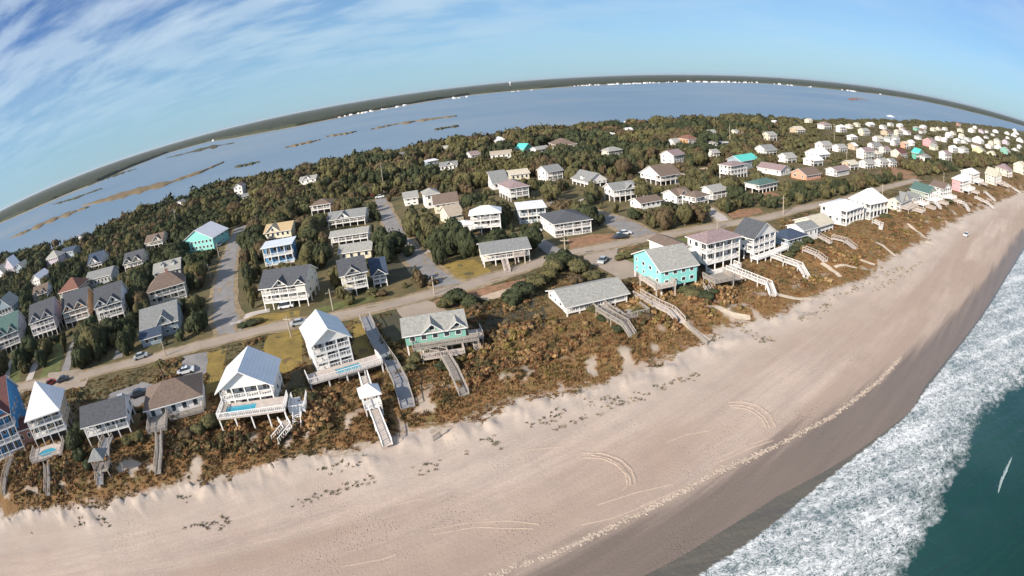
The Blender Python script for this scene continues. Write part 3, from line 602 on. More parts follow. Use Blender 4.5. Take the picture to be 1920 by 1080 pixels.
def house(short, label, wc, rc, roof, fl, x1, top, bx=None, d=10., n=2, g='p', porch='front', pd=2.2, pitch=.42, rot=20., fg=(), lod=1, cat='house', group=None, over=.55, core=.6, deck=None, wing=None, left_porch=False, bigwin=False, dorm=(), trim=None, gcol=None, chim=False, postw=.24, fullpost=True):
    p0 = GG(*fl); x1y = None
    if isinstance(x1, tuple):
        q = GG(*x1); a = math.atan2(q[1]-p0[1], q[0]-p0[0]); w = math.hypot(q[1]-p0[1], q[0]-p0[0])
    else:
        a = R(rot); w = bis(lambda s: P((p0[0]+math.cos(a)*s, p0[1]+math.sin(a)*s, p0[2]))[0]-x1, 3.5, 45)
    w = min(w, 19)
    if bx is not None:
        d2 = bis(lambda s: P((p0[0]-math.sin(a)*s, p0[1]+math.cos(a)*s, p0[2]))[0]-bx, 6, 24); d = d2 if 6.01 < d2 < 23.9 else (7.0 if d2 < 7 else d)
    H = bis(lambda s: P((p0[0], p0[1], p0[2]+s))[1]-top, 2.4, 17)
    if lod == 0 or p0[1] > 270: H = max(H, 3.3)
    if DBG: print('H %-40s w %5.1f d %5.1f H %5.1f rot %5.1f dist %5.0f' % (short, w, d, H, math.degrees(a), math.hypot(*p0[:2])))
    root = empty(label_name(cat), (p0[0], p0[1], p0[2]), a); tag(root, label, cat, group)
    NH[0] += 1
    ca, sa = math.cos(a), math.sin(a); loc = lambda x, y: (p0[0]+ca*x-sa*y, p0[1]+sa*x+ca*y)
    HOUSES.append(dict(short=short, c=loc(w/2, d/2), poly=[loc(-1, -1), loc(w+1, -1), loc(w+1, d+1), loc(-1, d+1)], r=max(w, d)/2, H=H, base=p0, P=P((*loc(w/2, d/2), H/2))))
    WM = Mw(wc); RM = Mr(rc); TR = TRIM if trim is None else Mw(trim); hs = H/n; z0 = hs if g == 'p' and n > 1 else (.9 if g == 'p' else -.4)
    cx, cy = -p0[0], -p0[1]; toc = lambda nx, ny, x, y: ((ca*nx-sa*ny)*(-loc(x, y)[0])+(sa*nx+ca*ny)*(-loc(x, y)[1])) > 0
    seeL, seeR, seeF = toc(-1, 0, 0, d/2), toc(1, 0, w, d/2), toc(0, -1, w/2, 0)
    fp = pd if porch in ('front', 'wrap') else 0; lp = 2.0 if left_porch else 0
    wall = MB(); bx0, bx1, by0, by1 = lp, w, fp, d
    wall.box(bx0, bx1, by0, by1, z0, H)
    rf = MB(); rt = roof_shape(rf, wall, 0, w, 0, d, H, roof, pitch, over)
    if g == 'p' and n > 1:
        q = MB(); q.box(bx0+(w-bx0)*(.5-core/2), bx0+(w-bx0)*(.5+core/2), by0+1.0, d-1.0, -.4, z0-.02)
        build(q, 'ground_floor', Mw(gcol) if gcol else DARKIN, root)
        if lod >= 1:
            ns = max(2, int(round(w/3.4)))
            for k in range(ns+1):
                x = .2+(w-.4)*k/ns
                for y in ([d-.2] if not seeF or fp else [.2, d-.2]): add_post(root, x, y, -.5, z0, .3, TR if wc != 'tan' else WOODR, 'piling')
            for k in range(1, max(2, int(round(d/3.6)))):
                y = d*k/max(2, int(round(d/3.6)))
                for x in ([.2] if seeL else [])+([w-.2] if seeR else []): add_post(root, x, y, -.5, z0, .3, TR if wc != 'tan' else WOODR, 'piling')
    # fronts of smaller gables standing on the front slope
    for (f0, f1, kind) in fg:
        a0, a1 = f0*w, f1*w; xm = (a0+a1)/2; pg = 1.0 if kind == 'steep' else .82; hw = (a1-a0)/2; rg = H+pg*hw; o = .35; yb = min(d*.5, (rg-H)/max(pitch, .2)+.4) if roof != 'gy' else d*.5
        e = H-pg*o+.27; r = rg+.27
        shell(rf, [(a0-o, -over-.12, e), (xm, -over-.12, r), (a1+o, -over-.12, e), (a0-o, .5, e), (xm, yb, r), (a1+o, .5, e)], [(0, 1, 4, 3), (1, 2, 5, 4)], .2)
        wall.face([(a0, -.04, H), (a1, -.04, H), (xm, -.04, rg)])
        if kind != 'steep': wall.box(a0+.05, a1-.05, -.04+.02, fp+.02, H-hs*.98, H-.02) if kind == 'bay' else None
        if hw > 1.1: add_window(root, xm, -.05, H+.25, 0, min(1.2, hw*.8), min(1.2, hw*.5), 1, lod, 'gable_window')
    for (fx, fy) in dorm:
        x, y = fx*w, fy*d; z = H+pitch*min(y, d-y) if roof == 'gx' else H+pitch*min(x, w-x); q = MB(); q.box(x-.7, x+.7, y-.9, y+1.2, z-.2, z+1.1); dm = build(q, 'dormer', WM, root)
        q = MB(); q2 = MB(); roof_shape(q, q2, x-.7, x+.7, y-.9, y+1.2, z+1.1, 'gy', .6, .2, .1); build(q, 'dormer_roof', [RM, TR], root)
    build(wall, 'wall', WM, root); build(rf, 'roof', [RM, TR], root)
    if chim:
        q = MB(); q.box(w*.55, w*.55+.9, d*.45, d*.45+.8, H, rt+.9); q.box(w*.55-.1, w*.55+1., d*.45-.1, d*.45+.9, rt+.9, rt+1.1); build(q, 'chimney', Mw('brick'), root)
    lv = [k for k in range(n) if not (g == 'p' and n > 1 and k == 0)]
    zf = lambda k: max(z0, 0) if (k == 0 or k == lv[0]) else hs*k
    # porches
    if fp:
        for k in lv:
            z = zf(k); q = MB()
            if z > .3 or lod >= 1:
                q.box(0, w, 0, fp-.01, z-.22, z+.02); 
                if lp: q.box(0, lp-.01, fp, d, z-.22, z+.02)
                pf = build(q, 'porch_floor', TR, root)
                if lod >= 1:
                    q = MB(); c = [(.1, fp, z), (.1, .1, z), (w-.1, .1, z), (w-.1, fp, z)]
                    if lp: c[0] = (.1, d, z)
                    rail_mb(q, c, 1.0, .5 if lod > 1 else .9, .1); build(q, 'railing', TR, root)
                elif lod == 0: q = MB(); q.box(.0, w, .0, .08, z+.55, z+1.0); build(q, 'railing', TR, root)
        ns = max(2, int(round(w/2.9))) if lod else max(2, int(round(w/4)))
        for k in range(ns+1): add_post(root, .14+(w-.28)*k/ns, .14, -.5 if g == 'p' else 0, H, postw, TR)
        if lp:
            for k in range(1, max(2, int(round(d/3.2)))): add_post(root, .14, d*k/max(2, int(round(d/3.2))), -.5 if g == 'p' else 0, H, postw, TR)
    # windows and doors
    for k in lv:
        z = max(zf(k), .1); hh = hs if not (len(lv) == 1 and g == 'p' and n == 1) else H-z0; wh = min(1.5, hh*.5); dh = min(2.15, hh*.78)
        per = 2.1 if lod >= 1 else 3.0; ns = max(2, int((w-.6)/per)); 
        rs = random.Random(NH[0]*31+k)
        for j in range(ns):
            xx = lp+.3+(w-lp-.6)*(j+.5)/ns; big = bigwin or (fp and rs.random() < .5)
            if big: add_window(root, xx, fp-.001, z+.06, 0, min(1.7, (w-.6)/ns-.25), dh, 2, lod, 'glass_door' if fp else 'window')
            else: add_window(root, xx, fp-.001, z+hh*.33, 0, min(1.2, (w-.6)/ns-.4), wh, 1, lod)
        for see, X, ro in ((seeL, lp-.001, -R(90)), (seeR, w+.001, R(90))):
            if see:
                m_ = max(1, int(d/(3.3 if lod else 4.5)))
                for j in range(m_): 
                    if rs.random() < .82: add_window(root, X, fp+(d-fp)*(j+.5)/m_, z+hh*.35, ro, .9 if rs.random() < .6 else 1.4, min(1.3, wh), 1, lod)
    if wing:
        for (X0, X1, Y0, Y1, HH, kd, wcol, rcol) in wing:
            q, q2 = MB(), MB(); q.box(X0, X1, Y0, Y1, -.4, HH); roof_shape(q2, q, X0, X1, Y0, Y1, HH, kd, .35, .4); build(q, 'wing_wall', Mw(wcol), root); build(q2, 'wing_roof', [Mr(rcol), TR], root)
            for j in range(max(1, int((X1-X0)/2.6))): add_window(root, X0+(X1-X0)*(j+.5)/max(1, int((X1-X0)/2.6)), Y0-.001, HH*.45, 0, 1.1, min(1.3, HH*.4), 1, lod)
    if deck is None and lod == 1 and fl[0] > 1680 and short != 'grey-roofed cream house': deck = [dict(x0=.5, x1=w*.9, y0=-4.5, y1=-.1, z=1.6, mat='white' if wc != 'cream' else 'pink'), dict(x0=w*.3, x1=w*.6, y0=-10, y1=-4.6, z=1.0, mat='pink')]
    for dk in (deck or []): make_deck(root, **dk)
    root['w'] = w; root['d'] = d; root['H'] = H
    return root, w, d, H
def label_name(cat): return {'house': 'beach_house', 'garage': 'garage'}.get(cat, cat.replace(' ', '_'))
def make_deck(root, x0, x1, y0, y1, z, mat='white', pool=None, oval=False, rail=True, stairs=None, skip=()):
    """platform on posts with railing, in the house's own frame; y grows away from the sea"""
    fm = {'white': TRIM, 'wood': WOOD, 'pink': PINK_WOOD}[mat]; rm = {'white': TRIM, 'wood': WOODR, 'pink': PINK_WOOD}[mat]; q = MB()
    if pool:
        a0, a1, b0, b1 = pool
        for b in ((x0, x1, y0, b0), (x0, x1, b1, y1), (x0, a0, b0, b1), (a1, x1, b0, b1)): q.box(b[0], b[1], b[2], b[3], z-.25, z)
        q.box(a0-.01, a1+.01, b0-.01, b1+.01, z-1.2, z-.27)
    else: q.box(x0, x1, y0, y1, z-.25, z)
    if oval:
        c = 1.1
        for (X, Y, sx, sy) in ((a0, b0, 1, 1), (a1, b0, -1, 1), (a1, b1, -1, -1), (a0, b1, 1, -1)):
            tri = [(X, Y, z+.004), (X+sx*c*1.5, Y, z+.004), (X, Y+sy*c, z+.004)]; q.slab(tri if sx*sy > 0 else tri[::-1], .2)
    dk = build(q, 'deck', PINK_WOOD if pool else fm, root)
    if pool: q = MB(); q.box(a0+.02, a1-.02, b0+.02, b1-.02, z-.26, z-.1); build(q, 'pool', POOLW, dk)
    if rail:
        q = MB(); rail_mb(q, [(x0+.05, y1, z), (x0+.05, y0+.05, z), (x1-.05, y0+.05, z), (x1-.05, y1, z)], 1.05, .35, .11); build(q, 'railing', rm, dk)
    n = max(1, int((x1-x0)/3.2))
    for k in range(n+1):
        for y in ((y0+.2, y1-.3) if y1-y0 > 2.5 else (y0+.2,)): add_post(dk, x0+.2+(x1-x0-.4)*k/n, y, -1.2, z-.25, .24, rm)
    if stairs:
        sx, sw, run = stairs; q = MB(); ns = max(3, int(z/.19))
        for k in range(ns): t = (k+.5)/ns; q.box(sx, sx+sw, y0-run*t-run/ns*.6, y0-run*t+run/ns*.4, z*(1-t)-.1, z*(1-t))
        q.bar((sx, y0, z+.9), (sx, y0-run, .9), .1); q.bar((sx+sw, y0, z+.9), (sx+sw, y0-run, .9), .1); q.bar((sx, y0, z-.1), (sx, y0-run, 0), .08, .25); q.bar((sx+sw, y0, z-.1), (sx+sw, y0-run, 0), .08, .25)
        for k in range(0, ns, 3):
            t = k/ns
            for X in (sx, sx+sw): q.bar((X, y0-run*t, z*(1-t)-.1), (X, y0-run*t, z*(1-t)+.9), .09)
        build(q, 'stairs', rm, root)

# ---- first row on the dune, from the near left to the far right
house('bright blue twin-gabled house', 'bright blue house with twin front gables, maroon roof and white porches', 'blue', 'maroon', 'gx', (-30, 874), (47, 843), 806, d=15, n=3, pitch=.75, fg=((.05, .48, 's'), (.54, .97, 's')), lod=2, pd=2.5, g='s')
house('white pyramid-roofed house', 'tan and white house with tall white pyramid roof behind an oval pool', 'tan', 'white', 'pyr', (72, 842), (134, 824), 786, d=10, n=3, pitch=1.05, lod=2, pd=2.0, chim=False, wing=[(-6.5, -1, 3, 10, 4.2, 'gx', 'brick', 'maroon')],
      deck=[dict(x0=-.6, x1=9.8, y0=-7.6, y1=-1.6, z=.9, mat='pink', pool=(1.6, 7.4, -6.3, -3.2), oval=True)])
house('dark grey ranch', 'low house with long dark grey gable roof and glazed white front porch', 'white', 'dark', 'gx', (172, 838), (250, 814), 800, d=9, n=2, pitch=.45, lod=2, pd=1.6)
house('brown hip-roofed ranch', 'low white ranch house with broad brown hip roof and dark front deck', 'white', 'brown', 'hip', (283, 793), (386, 768), 768, d=10, n=1, g='s', porch='none', pitch=.5, lod=2,
      deck=[dict(x0=.4, x1=4.8, y0=-6.5, y1=-.1, z=1.2, mat='wood'), dict(x0=5.2, x1=13, y0=-2.6, y1=-.1, z=.8, mat='wood')])
house('white house with walled pool deck', 'white house with blue-shaded metal gable roof and pool on raised walled deck', 'white', 'metal', 'gy', (429, 790), (521, 768), 733, d=9.5, n=3, pitch=.62, lod=2, pd=2.6, over=.7, bigwin=True,
      deck=[dict(x0=.1, x1=13.2, y0=-5.2, y1=-.1, z=3.6, mat='white', pool=(1.2, 7.2, -3.6, -1.0)), dict(x0=13.4, x1=16.4, y0=-3.5, y1=1.5, z=2.2, mat='white', stairs=(.8+13.4, 1.4, 4.5))])
house('tall white four-storey house', 'tall white four-storey house with cross-gabled blue-white metal roof and long pool deck', 'white', 'metal', 'gy', (600, 716), (668, 696), 650, d=11, n=4, pitch=.68, lod=2, pd=2.4, fg=(), bigwin=True,
      deck=[dict(x0=-2.6, x1=12.2, y0=-4.6, y1=-.1, z=2.3, mat='white', pool=(3.2, 8.2, -3.6, -1.4))])
house('green and grey beachfront house', 'teal-green house with cross-gabled grey roof and stacked wooden decks', 'mint', 'lgrey', 'gx', (766, 668), (878, 648), 629, d=8.5, n=2, porch='none', pitch=.42, lod=2, fg=((.30, .62, 's'), (.74, 1.0, 's')), gcol='sage', core=.8,
      deck=[dict(x0=1.2, x1=14.2, y0=-2.2, y1=-.1, z=2.35, mat='wood'), dict(x0=2.6, x1=11.0, y0=-4.6, y1=-2.25, z=1.1, mat='pink'), dict(x0=12.6, x1=15.4, y0=.2, y1=4.5, z=1.6, mat='pink', stairs=(13.0, 1.3, 3.0))])
house('long low white house', 'long low white house with plain grey-green gable roof above the scrub', 'white', 'lgrey', 'gx', (1062, 594), (1176, 566), 577, bx=1028, n=1, g='p', pitch=.34, lod=2, pd=1.8, porch='front',
      deck=[dict(x0=6, x1=9, y0=-7.5, y1=-.1, z=1.0, mat='wood'), dict(x0=9.2, x1=15.2, y0=-9.5, y1=-5.2, z=1.0, mat='wood')])
house('turquoise two-storey house', 'turquoise two-storey house with grey roof on wooden pilings', 'aqua', 'lgrey', 'gx', (1240, 555), (1307, 531), 508, bx=1189, n=3, g='p', porch='none', pitch=.42, lod=2, trim=None, core=.5,
      deck=[dict(x0=-2.8, x1=2.6, y0=-2.6, y1=6, z=3.1, mat='pink'), dict(x0=11.5, x1=17.5, y0=-5.5, y1=-.2, z=2.8, mat='wood', stairs=(8.2, 1.6, 5)), dict(x0=19, x1=24, y0=-2, y1=7, z=.9, mat='pink', rail=False)])
house('white house with mauve roof and stacked balconies', 'three-tiered white house with mauve hip roof and wide white balconies', 'white', 'mauve', 'hip', (1325, 516), (1388, 494), 456, bx=1290, n=3, pitch=.4, lod=2, pd=2.8, bigwin=True, wing=[(-4.5, 1.5, 6, 19, 5.5, 'gy', 'white', 'brown')],
      deck=[dict(x0=0, x1=10, y0=-3, y1=-.1, z=1.0, mat='white')])
house('white gable-front house with slate roof', 'white gable-front house with dark slate roof, left of the low navy-roofed house', 'white', 'dark', 'gy', (1413, 489), (1454, 473), 447, bx=1394, n=3, pitch=.62, lod=2, pd=2.6, core=.8, bigwin=True,
      deck=[dict(x0=-1.5, x1=14, y0=-2.8, y1=-.1, z=1.3, mat='white')])
house('low navy-roofed house', 'low blue-grey house with navy roof beside the slate-roofed gable house', 'bluegrey', 'navy', 'hip', (1478, 464), (1512, 452), 449, bx=1444, n=1, g='s', pitch=.4, lod=1, porch='none', wing=[(9, 17, 1, 8, 3.4, 'gx', 'white', 'grey')])
house('cream low-gabled house', 'cream house with broad low gable roof beside the two bright white houses', 'cream', 'sand', 'gx', (1533, 440), (1562, 430), 425, bx=1490, n=1, g='p', pitch=.38, lod=2, pd=2)
house('white columned beach house', 'boxy bright white house with white roof and tall front columns', 'white', 'white', 'hip', (1586, 424), (1618, 413), 396, bx=1538, n=2, g='s', pitch=.3, lod=2, pd=2.6, bigwin=True, postw=.4)
house('white house with dormered white roof', 'large bright white house with steep white roof, right of the boxy columned one', 'white', 'white', 'hip', (1630, 413), (1663, 402), 382, bx=1592, n=2, g='s', pitch=.75, lod=2, pd=2.6, postw=.35)
house('cream house with grey wood decks', 'cream house with weathered grey gables right of the large white pair', 'cream', 'grey', 'gx', (1686, 397), (1708, 388), 381, bx=1664, n=2, g='s', pitch=.5, lod=1, pd=2, fg=((.1, .6, 's'),))
house('small grey-roofed beachfront house', 'small pale house with dark grey roof left of the green-roofed house', 'pale', 'grey', 'gy', (1716, 388), (1729, 382), 373, bx=1695, n=2, pitch=.4, lod=1)
house('green-roofed gable house', 'beachfront house with deep green metal roof and white front columns', 'sage', 'green', 'gy', (1739, 381), (1754, 375), 363, bx=1706, n=3, pitch=.42, lod=1, postw=.35)
house('white beachfront house beside the green roof', 'white beachfront house with brown roof between green-roofed and pink houses', 'white', 'brown', 'gy', (1767, 376), (1783, 370), 355, bx=1742, n=3, pitch=.38, lod=1)
house('coral pink beachfront house', 'coral pink beachfront house with white hip roof and white decks', 'pink', 'white', 'hip', (1804, 361), (1823, 354), 340, bx=1784, n=3, g='s', pitch=.6, lod=1)
house('white house with teal windows', 'white beachfront house with white roof just behind the coral pink one', 'white', 'white', 'hip', (1825, 345), (1843, 339), 327, bx=1801, n=3, g='s', pitch=.4, lod=1)
house('cream beachfront house', 'cream beachfront house with stepped decks right of the coral pink house', 'cream', 'sand', 'gy', (1868, 348), (1888, 342), 331, bx=1847, n=3, g='s', pitch=.4, lod=1)
house('grey-roofed cream house', 'cream beachfront house with mauve-grey roof near the edge of the picture', 'cream', 'mauve', 'hip', (1891, 333), (1908, 328), 320, bx=1867, n=2, g='s', pitch=.5, lod=1)
house('farthest large beachfront house', 'large pale cream beachfront house cut by the right picture edge', 'cream', 'sand', 'gx', (1922, 329), (1940, 325), 314, bx=1901, n=2, g='s', pitch=.5, lod=1)

# ---- left part of the village, behind the first row
house('white twin-gabled house in the shade', 'white twin-gabled house with dark green roof above a shaded drive', 'white', 'dark', 'gx', (189, 612), (237, 599), 577, d=12, n=3, pitch=.8, fg=((.02, .46, 's'), (.5, .96, 's')), lod=2, pd=1.8)
house('orange-tan twin-gabled house', 'orange-tan twin-gabled house with dark green roof between grey-pink and white twins', 'orange', 'dark', 'gx', (127, 617), (172, 605), 586, d=12, n=3, pitch=.8, fg=((.05, .45, 's'), (.52, .95, 's')), lod=2, pd=1.8)
house('grey-pink twin-gabled house', 'grey-pink twin-gabled house with slate roof left of the orange-tan one', 'lilac', 'dark', 'gx', (66, 642), (110, 628), 606, d=12, n=3, pitch=.8, fg=((.05, .45, 's'), (.55, .95, 's')), lod=2, pd=1.8)
house('white-trimmed green-roofed house', 'grey house with dark green gables at the left end of the twin-gabled row', 'grey', 'green', 'gx', (4, 667), (42, 653), 633, d=13, n=3, pitch=.8, fg=((.05, .45, 's'), (.55, .95, 's')), lod=2, pd=1.8)
house('blue-grey gabled house', 'blue-grey house with pale gable at the left picture edge', 'bluegrey', 'lgrey', 'gy', (-4, 607), (26, 597), 586, d=12, n=2, pitch=.7, lod=1)
house('rust-red-roofed house', 'house with curved rust-red roof behind the orange-tan twin-gabled house', 'tan', 'red', 'hip', (116, 568), (152, 558), 549, d=12, n=2, pitch=.6, lod=1)
house('white gabled house in the trees', 'small white twin-gabled house half hidden left of the rust-red roof', 'white', 'brown', 'gx', (66, 572), (92, 563), 556, d=9, n=2, pitch=.7, lod=1, fg=((.05, .45, 's'), (.55, .95, 's')))
house('white house with brown dormer roof', 'broad white house with brown hip roof and two tiers of porches', 'cream', 'brown', 'hip', (284, 576), (351, 557), 548, d=10, n=2, g='s', pitch=.7, lod=2, pd=2.2, chim=True)
house('grey-dormered house', 'long pale grey-roofed house with dormers directly behind the brown-roofed one', 'pale', 'lgrey', 'gx', (293, 530), (341, 518), 514, d=9, n=1, g='s', porch='none', pitch=.6, lod=1, dorm=((.35, .25), (.75, .25)))
house('turquoise house with white roof', 'turquoise house with bright white metal roof beside the shaded street', 'aqua', 'white', 'gy', (346, 475), (402, 466), 455, d=15, n=2, g='s', pitch=.5, lod=1, porch='none')
house('white cottage with grey-brown roof', 'white cottage with grey-brown roof left of the turquoise house', 'cream', 'brown', 'gx', (276, 470), (307, 463), 456, d=9, n=2, pitch=.6, lod=1, fg=((.45, .95, 's'),))
house('cream zigzag-gabled house', 'cream house with three dark zigzag gables above rusty shrubs', 'cream', 'dark', 'gx', (237, 511), (270, 503), 495, d=9, n=2, pitch=.8, lod=1, fg=((0, .45, 's'), (.5, .98, 's')))
house('white gable under a dark roof', 'dark-roofed house showing one white gable left of the zigzag-gabled house', 'white', 'navy', 'gx', (168, 508), (193, 501), 497, d=12, n=2, pitch=.7, lod=1, fg=((.1, .8, 's'),))
house('low grey-roofed house', 'low shaded house with long grey roof below the white gable', 'grey', 'grey', 'gx', (166, 541), (212, 529), 526, d=9, n=1, g='s', porch='none', pitch=.5, lod=1)
house('white domed cottage', 'white and lilac cottage with pale peaked roof near the sound', 'lilac', 'lgrey', 'pyr', (88, 503), (112, 497), 487, d=9, n=2, g='s', porch='none', pitch=.8, lod=1)
house('white gabled pair at the sound', 'lilac-white gabled house by the sound at far left', 'lilac', 'white', 'gy', (10, 520), (30, 515), 506, d=9, n=2, g='s', porch='none', pitch=.8, lod=1)
house('pale blue cottage at the sound', 'pale blue cottage just right of the lilac-white gabled house', 'bluegrey', 'lgrey', 'gy', (31, 519), (46, 515), 507, d=9, n=2, g='s', porch='none', pitch=.6, lod=1)
house('white narrow cottage at the edge', 'white narrow cottage at the left picture edge near the sound', 'white', 'lgrey', 'gy', (-8, 528), (8, 524), 516, d=9, n=2, g='s', porch='none', pitch=.6, lod=1)
house('white sliver-roofed cottage', 'small cottage with bright white slanting roof edge among dark trees', 'white', 'white', 'gy', (62, 540), (77, 536), 527, d=12, n=2, g='s', porch='none', pitch=.6, lod=1)
house('dark teal house by the sound', 'dark teal house in shade between trees near the sound', 'bluegrey', 'navy', 'gx', (118, 490), (141, 485), 475, d=8, n=2, g='s', porch='none', pitch=.5, lod=1)
house('white soundside cottage', 'low cottage with white roof at the sound edge behind a pine', 'white', 'white', 'gx', (89, 480), (110, 474), 472, d=6, n=1, g='s', porch='none', pitch=.4, lod=0)
house('small white cottage in the tree edge', 'small white cottage set in the tree edge over the sound', 'white', 'grey', 'gy', (144, 462), (162, 457), 452, d=8, n=2, g='s', porch='none', pitch=.5, lod=0)
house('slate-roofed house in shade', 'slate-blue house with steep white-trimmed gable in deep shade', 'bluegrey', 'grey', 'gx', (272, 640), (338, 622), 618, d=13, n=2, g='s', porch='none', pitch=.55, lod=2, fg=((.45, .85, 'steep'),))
house('small teal-roofed garage', 'small dark teal garage in front of the slate-roofed house', 'bluegrey', 'navy', 'gx', (270, 652), (305, 642), 640, d=6, n=1, g='s', porch='none', pitch=.4, lod=1, cat='garage')
house('grey-roofed twin-porch house', 'large white-grey house with charcoal roof and two tiers of porches', 'pale', 'dark', 'gx', (497, 583), (579, 574), 541, d=12, n=3, pitch=.5, lod=2, pd=2.2, fg=((.3, .62, 's'), (.78, 1.0, 'bay')))
house('cream three-storey house on pilings', 'cream three-storey house with charcoal cross gables on tall pilings', 'cream', 'dark', 'gx', (646, 559), (693, 549), 517, bx=630, n=3, pitch=.55, lod=2, pd=2.0, fg=((.2, .75, 's'),))
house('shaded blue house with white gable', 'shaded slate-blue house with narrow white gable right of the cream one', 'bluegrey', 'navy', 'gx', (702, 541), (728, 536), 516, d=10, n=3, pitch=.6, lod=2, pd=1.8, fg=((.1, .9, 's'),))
house('yellow-gabled house', 'white house with golden yellow gable behind the bright blue and white house', 'cream', 'gold', 'gx', (500, 462), (548, 455), 437, d=9, n=2, pitch=.5, lod=1, porch='none', fg=((.05, .6, 's'),))
house('blue and white porch house', 'bright blue house with white double porch and pale blue flat roof', 'blue', 'metal', 'flat', (497, 500), (551, 491), 467, d=8, n=2, g='s', pitch=.2, lod=2, pd=2.2)
house('square white house on stilts', 'square white house with brown roof standing above the woods on stilts', 'white', 'brown', 'hip', (584, 404), (620, 399), 386, d=9, n=2, pitch=.4, lod=1, pd=2)
house('white-gabled grey-roofed house', 'grey-roofed house with white centre gable just behind the green-grey long roof', 'white', 'grey', 'gx', (616, 430), (685, 421), 413, d=9, n=2, pitch=.5, lod=1, fg=((.25, .6, 's'),))
house('long grey-green roofed house', 'white porched house under a long grey-green roof beside the shaded street', 'white', 'lgrey', 'gx', (622, 465), (691, 456), 445, bx=603, n=2, pitch=.35, lod=1, pd=2)
house('low house with grey-green roof', 'low pale house with grey-green roof directly in front of the longer one', 'cream', 'lgrey', 'gx', (638, 491), (697, 483), 475, d=8, n=1, g='s', pitch=.4, lod=1, porch='none')
house('tan-roofed low house', 'low pale house with tan roof left of the tall white three-storey porch house', 'cream', 'tan', 'gx', (845, 424), (871, 419), 406, bx=827, n=2, g='s', pitch=.5, lod=1, porch='none')
house('white three-storey porch house', 'white three-storey house with white hip roof and porches on every floor', 'white', 'white', 'hip', (886, 443), (941, 438), 404, bx=866, n=3, pitch=.5, lod=2, pd=2.4, left_porch=False, wing=[(-6, -.3, 3, 8, 3.2, 'hip', 'white', 'white')])
house('olive-roofed wing house', 'pale house with olive-grey roof left of the pale hip-roofed house', 'white', 'lgrey', 'gx', (760, 387), (785, 383), 373, bx=750, n=2, g='s', pitch=.4, lod=1, porch='none')
house('pale hip-roofed house', 'white house with pale hip roof behind the brown gable', 'white', 'lgrey', 'hip', (800, 392), (826, 388), 366, bx=784, n=2, g='s', pitch=.5, lod=1, porch='none')
house('brown-gabled house', 'cream house with large plain brown gable roof', 'cream', 'brown', 'gx', (817, 402), (860, 396), 384, bx=799, n=2, g='s', pitch=.6, lod=1, porch='none')
house('cream ranch with stairs', 'long low cream house with grey-brown roof beside the round ochre lawn', 'cream', 'grey', 'gx', (909, 503), (994, 491), 478, bx=889, n=2, pitch=.34, lod=2, pd=2.4, core=.7, deck=[dict(x0=8, x1=11, y0=-2, y1=-.1, z=2.6, mat='pink', stairs=(4.5, 1.5, 5))])
house('white porch house with grey hip roof', 'two-storey white house with low grey hip roof behind the mulch bed', 'white', 'dark', 'hip', (1040, 447), (1109, 436), 421, bx=1014, n=2, g='s', pitch=.32, lod=2, pd=2.4, chim=False)
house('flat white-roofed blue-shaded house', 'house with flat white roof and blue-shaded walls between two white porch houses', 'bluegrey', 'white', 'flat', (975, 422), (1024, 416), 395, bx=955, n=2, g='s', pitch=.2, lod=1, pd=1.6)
house('white house with grey-mauve hip roof', 'white three-storey house with mauve-grey hip roof among dark trees', 'white', 'mauve', 'hip', (958, 380), (993, 375), 354, bx=937, n=3, g='p', pitch=.45, lod=1, pd=2)
house('slate gable left of the mauve roof', 'low white house with slate gable roof left of the mauve hip roof', 'white', 'grey', 'gx', (926, 357), (955, 353), 345, bx=911, n=1, g='s', pitch=.6, lod=1, porch='none')
house('low tan-grey roof', 'low house with long pale tan roof behind the mauve hip roof', 'cream', 'sand', 'gx', (958, 341), (993, 336), 333, bx=950, n=1, g='s', pitch=.3, lod=1, porch='none')
house('white house with grey gable', 'white two-storey house with grey roof left of the big dormered roof', 'white', 'grey', 'gx', (1028, 341), (1056, 336), 323, bx=1009, n=2, g='s', pitch=.5, lod=1, pd=2)
house('big grey dormered gable house', 'house with big grey gable roof, one small dormer and dark gable end', 'white', 'grey', 'gy', (1103, 353), (1138, 347), 341, bx=1073, n=2, pitch=.65, lod=1, porch='none', dorm=((.1, .4),))
house('small white house at the tree line', 'small white gabled house among trees just below the sound, left of centre', 'white', 'mauve', 'gx', (884, 301), (902, 298), 291, bx=875, n=2, pitch=.5, lod=1, porch='none')
house('white-gabled dark house', 'white-gabled house with slate roof in the middle of the dark woods', 'white', 'grey', 'gx', (826, 322), (858, 318), 313, bx=816, n=1, g='s', pitch=.5, lod=1, porch='none', fg=((.3, .8, 's'),))
house('blue-white shed roof', 'low house with blue-white roof directly left of the white-gabled dark house', 'bluegrey', 'white', 'flat', (802, 313), (822, 310), 306, bx=795, n=1, g='s', lod=0, porch='none')
house('white peaked sound-side house', 'white house with peaked roof standing out against the sound, centre left', 'white', 'white', 'hip', (930, 272), (954, 269), 265, bx=920, n=1, g='p', pitch=.45, lod=1, porch='none')
house('white long roof by the sound', 'low white roof showing above the trees at the sound edge', 'white', 'white', 'flat', (778, 283), (796, 280), 277, bx=771, n=1, g='s', lod=0, porch='none')
house('white low cottage in woods', 'low white cottage in the woods below the sound edge, left of centre', 'white', 'grey', 'gx', (749, 298), (761, 295), 292, bx=743, n=1, g='s', lod=0, porch='none')
house('pair of white cottages by the sound', 'pale cottage half hidden by trees at the sound edge', 'white', 'lgrey', 'gy', (836, 288), (848, 285), 281, bx=828, n=1, g='s', lod=0, porch='none', pitch=.6)
house('bright green-roofed cottage', 'small cottage with bright emerald green roof in the woods', 'green', 'teal', 'gy', (983, 288), (999, 284), 279, bx=975, n=1, g='s', lod=0, porch='none', pitch=.6)
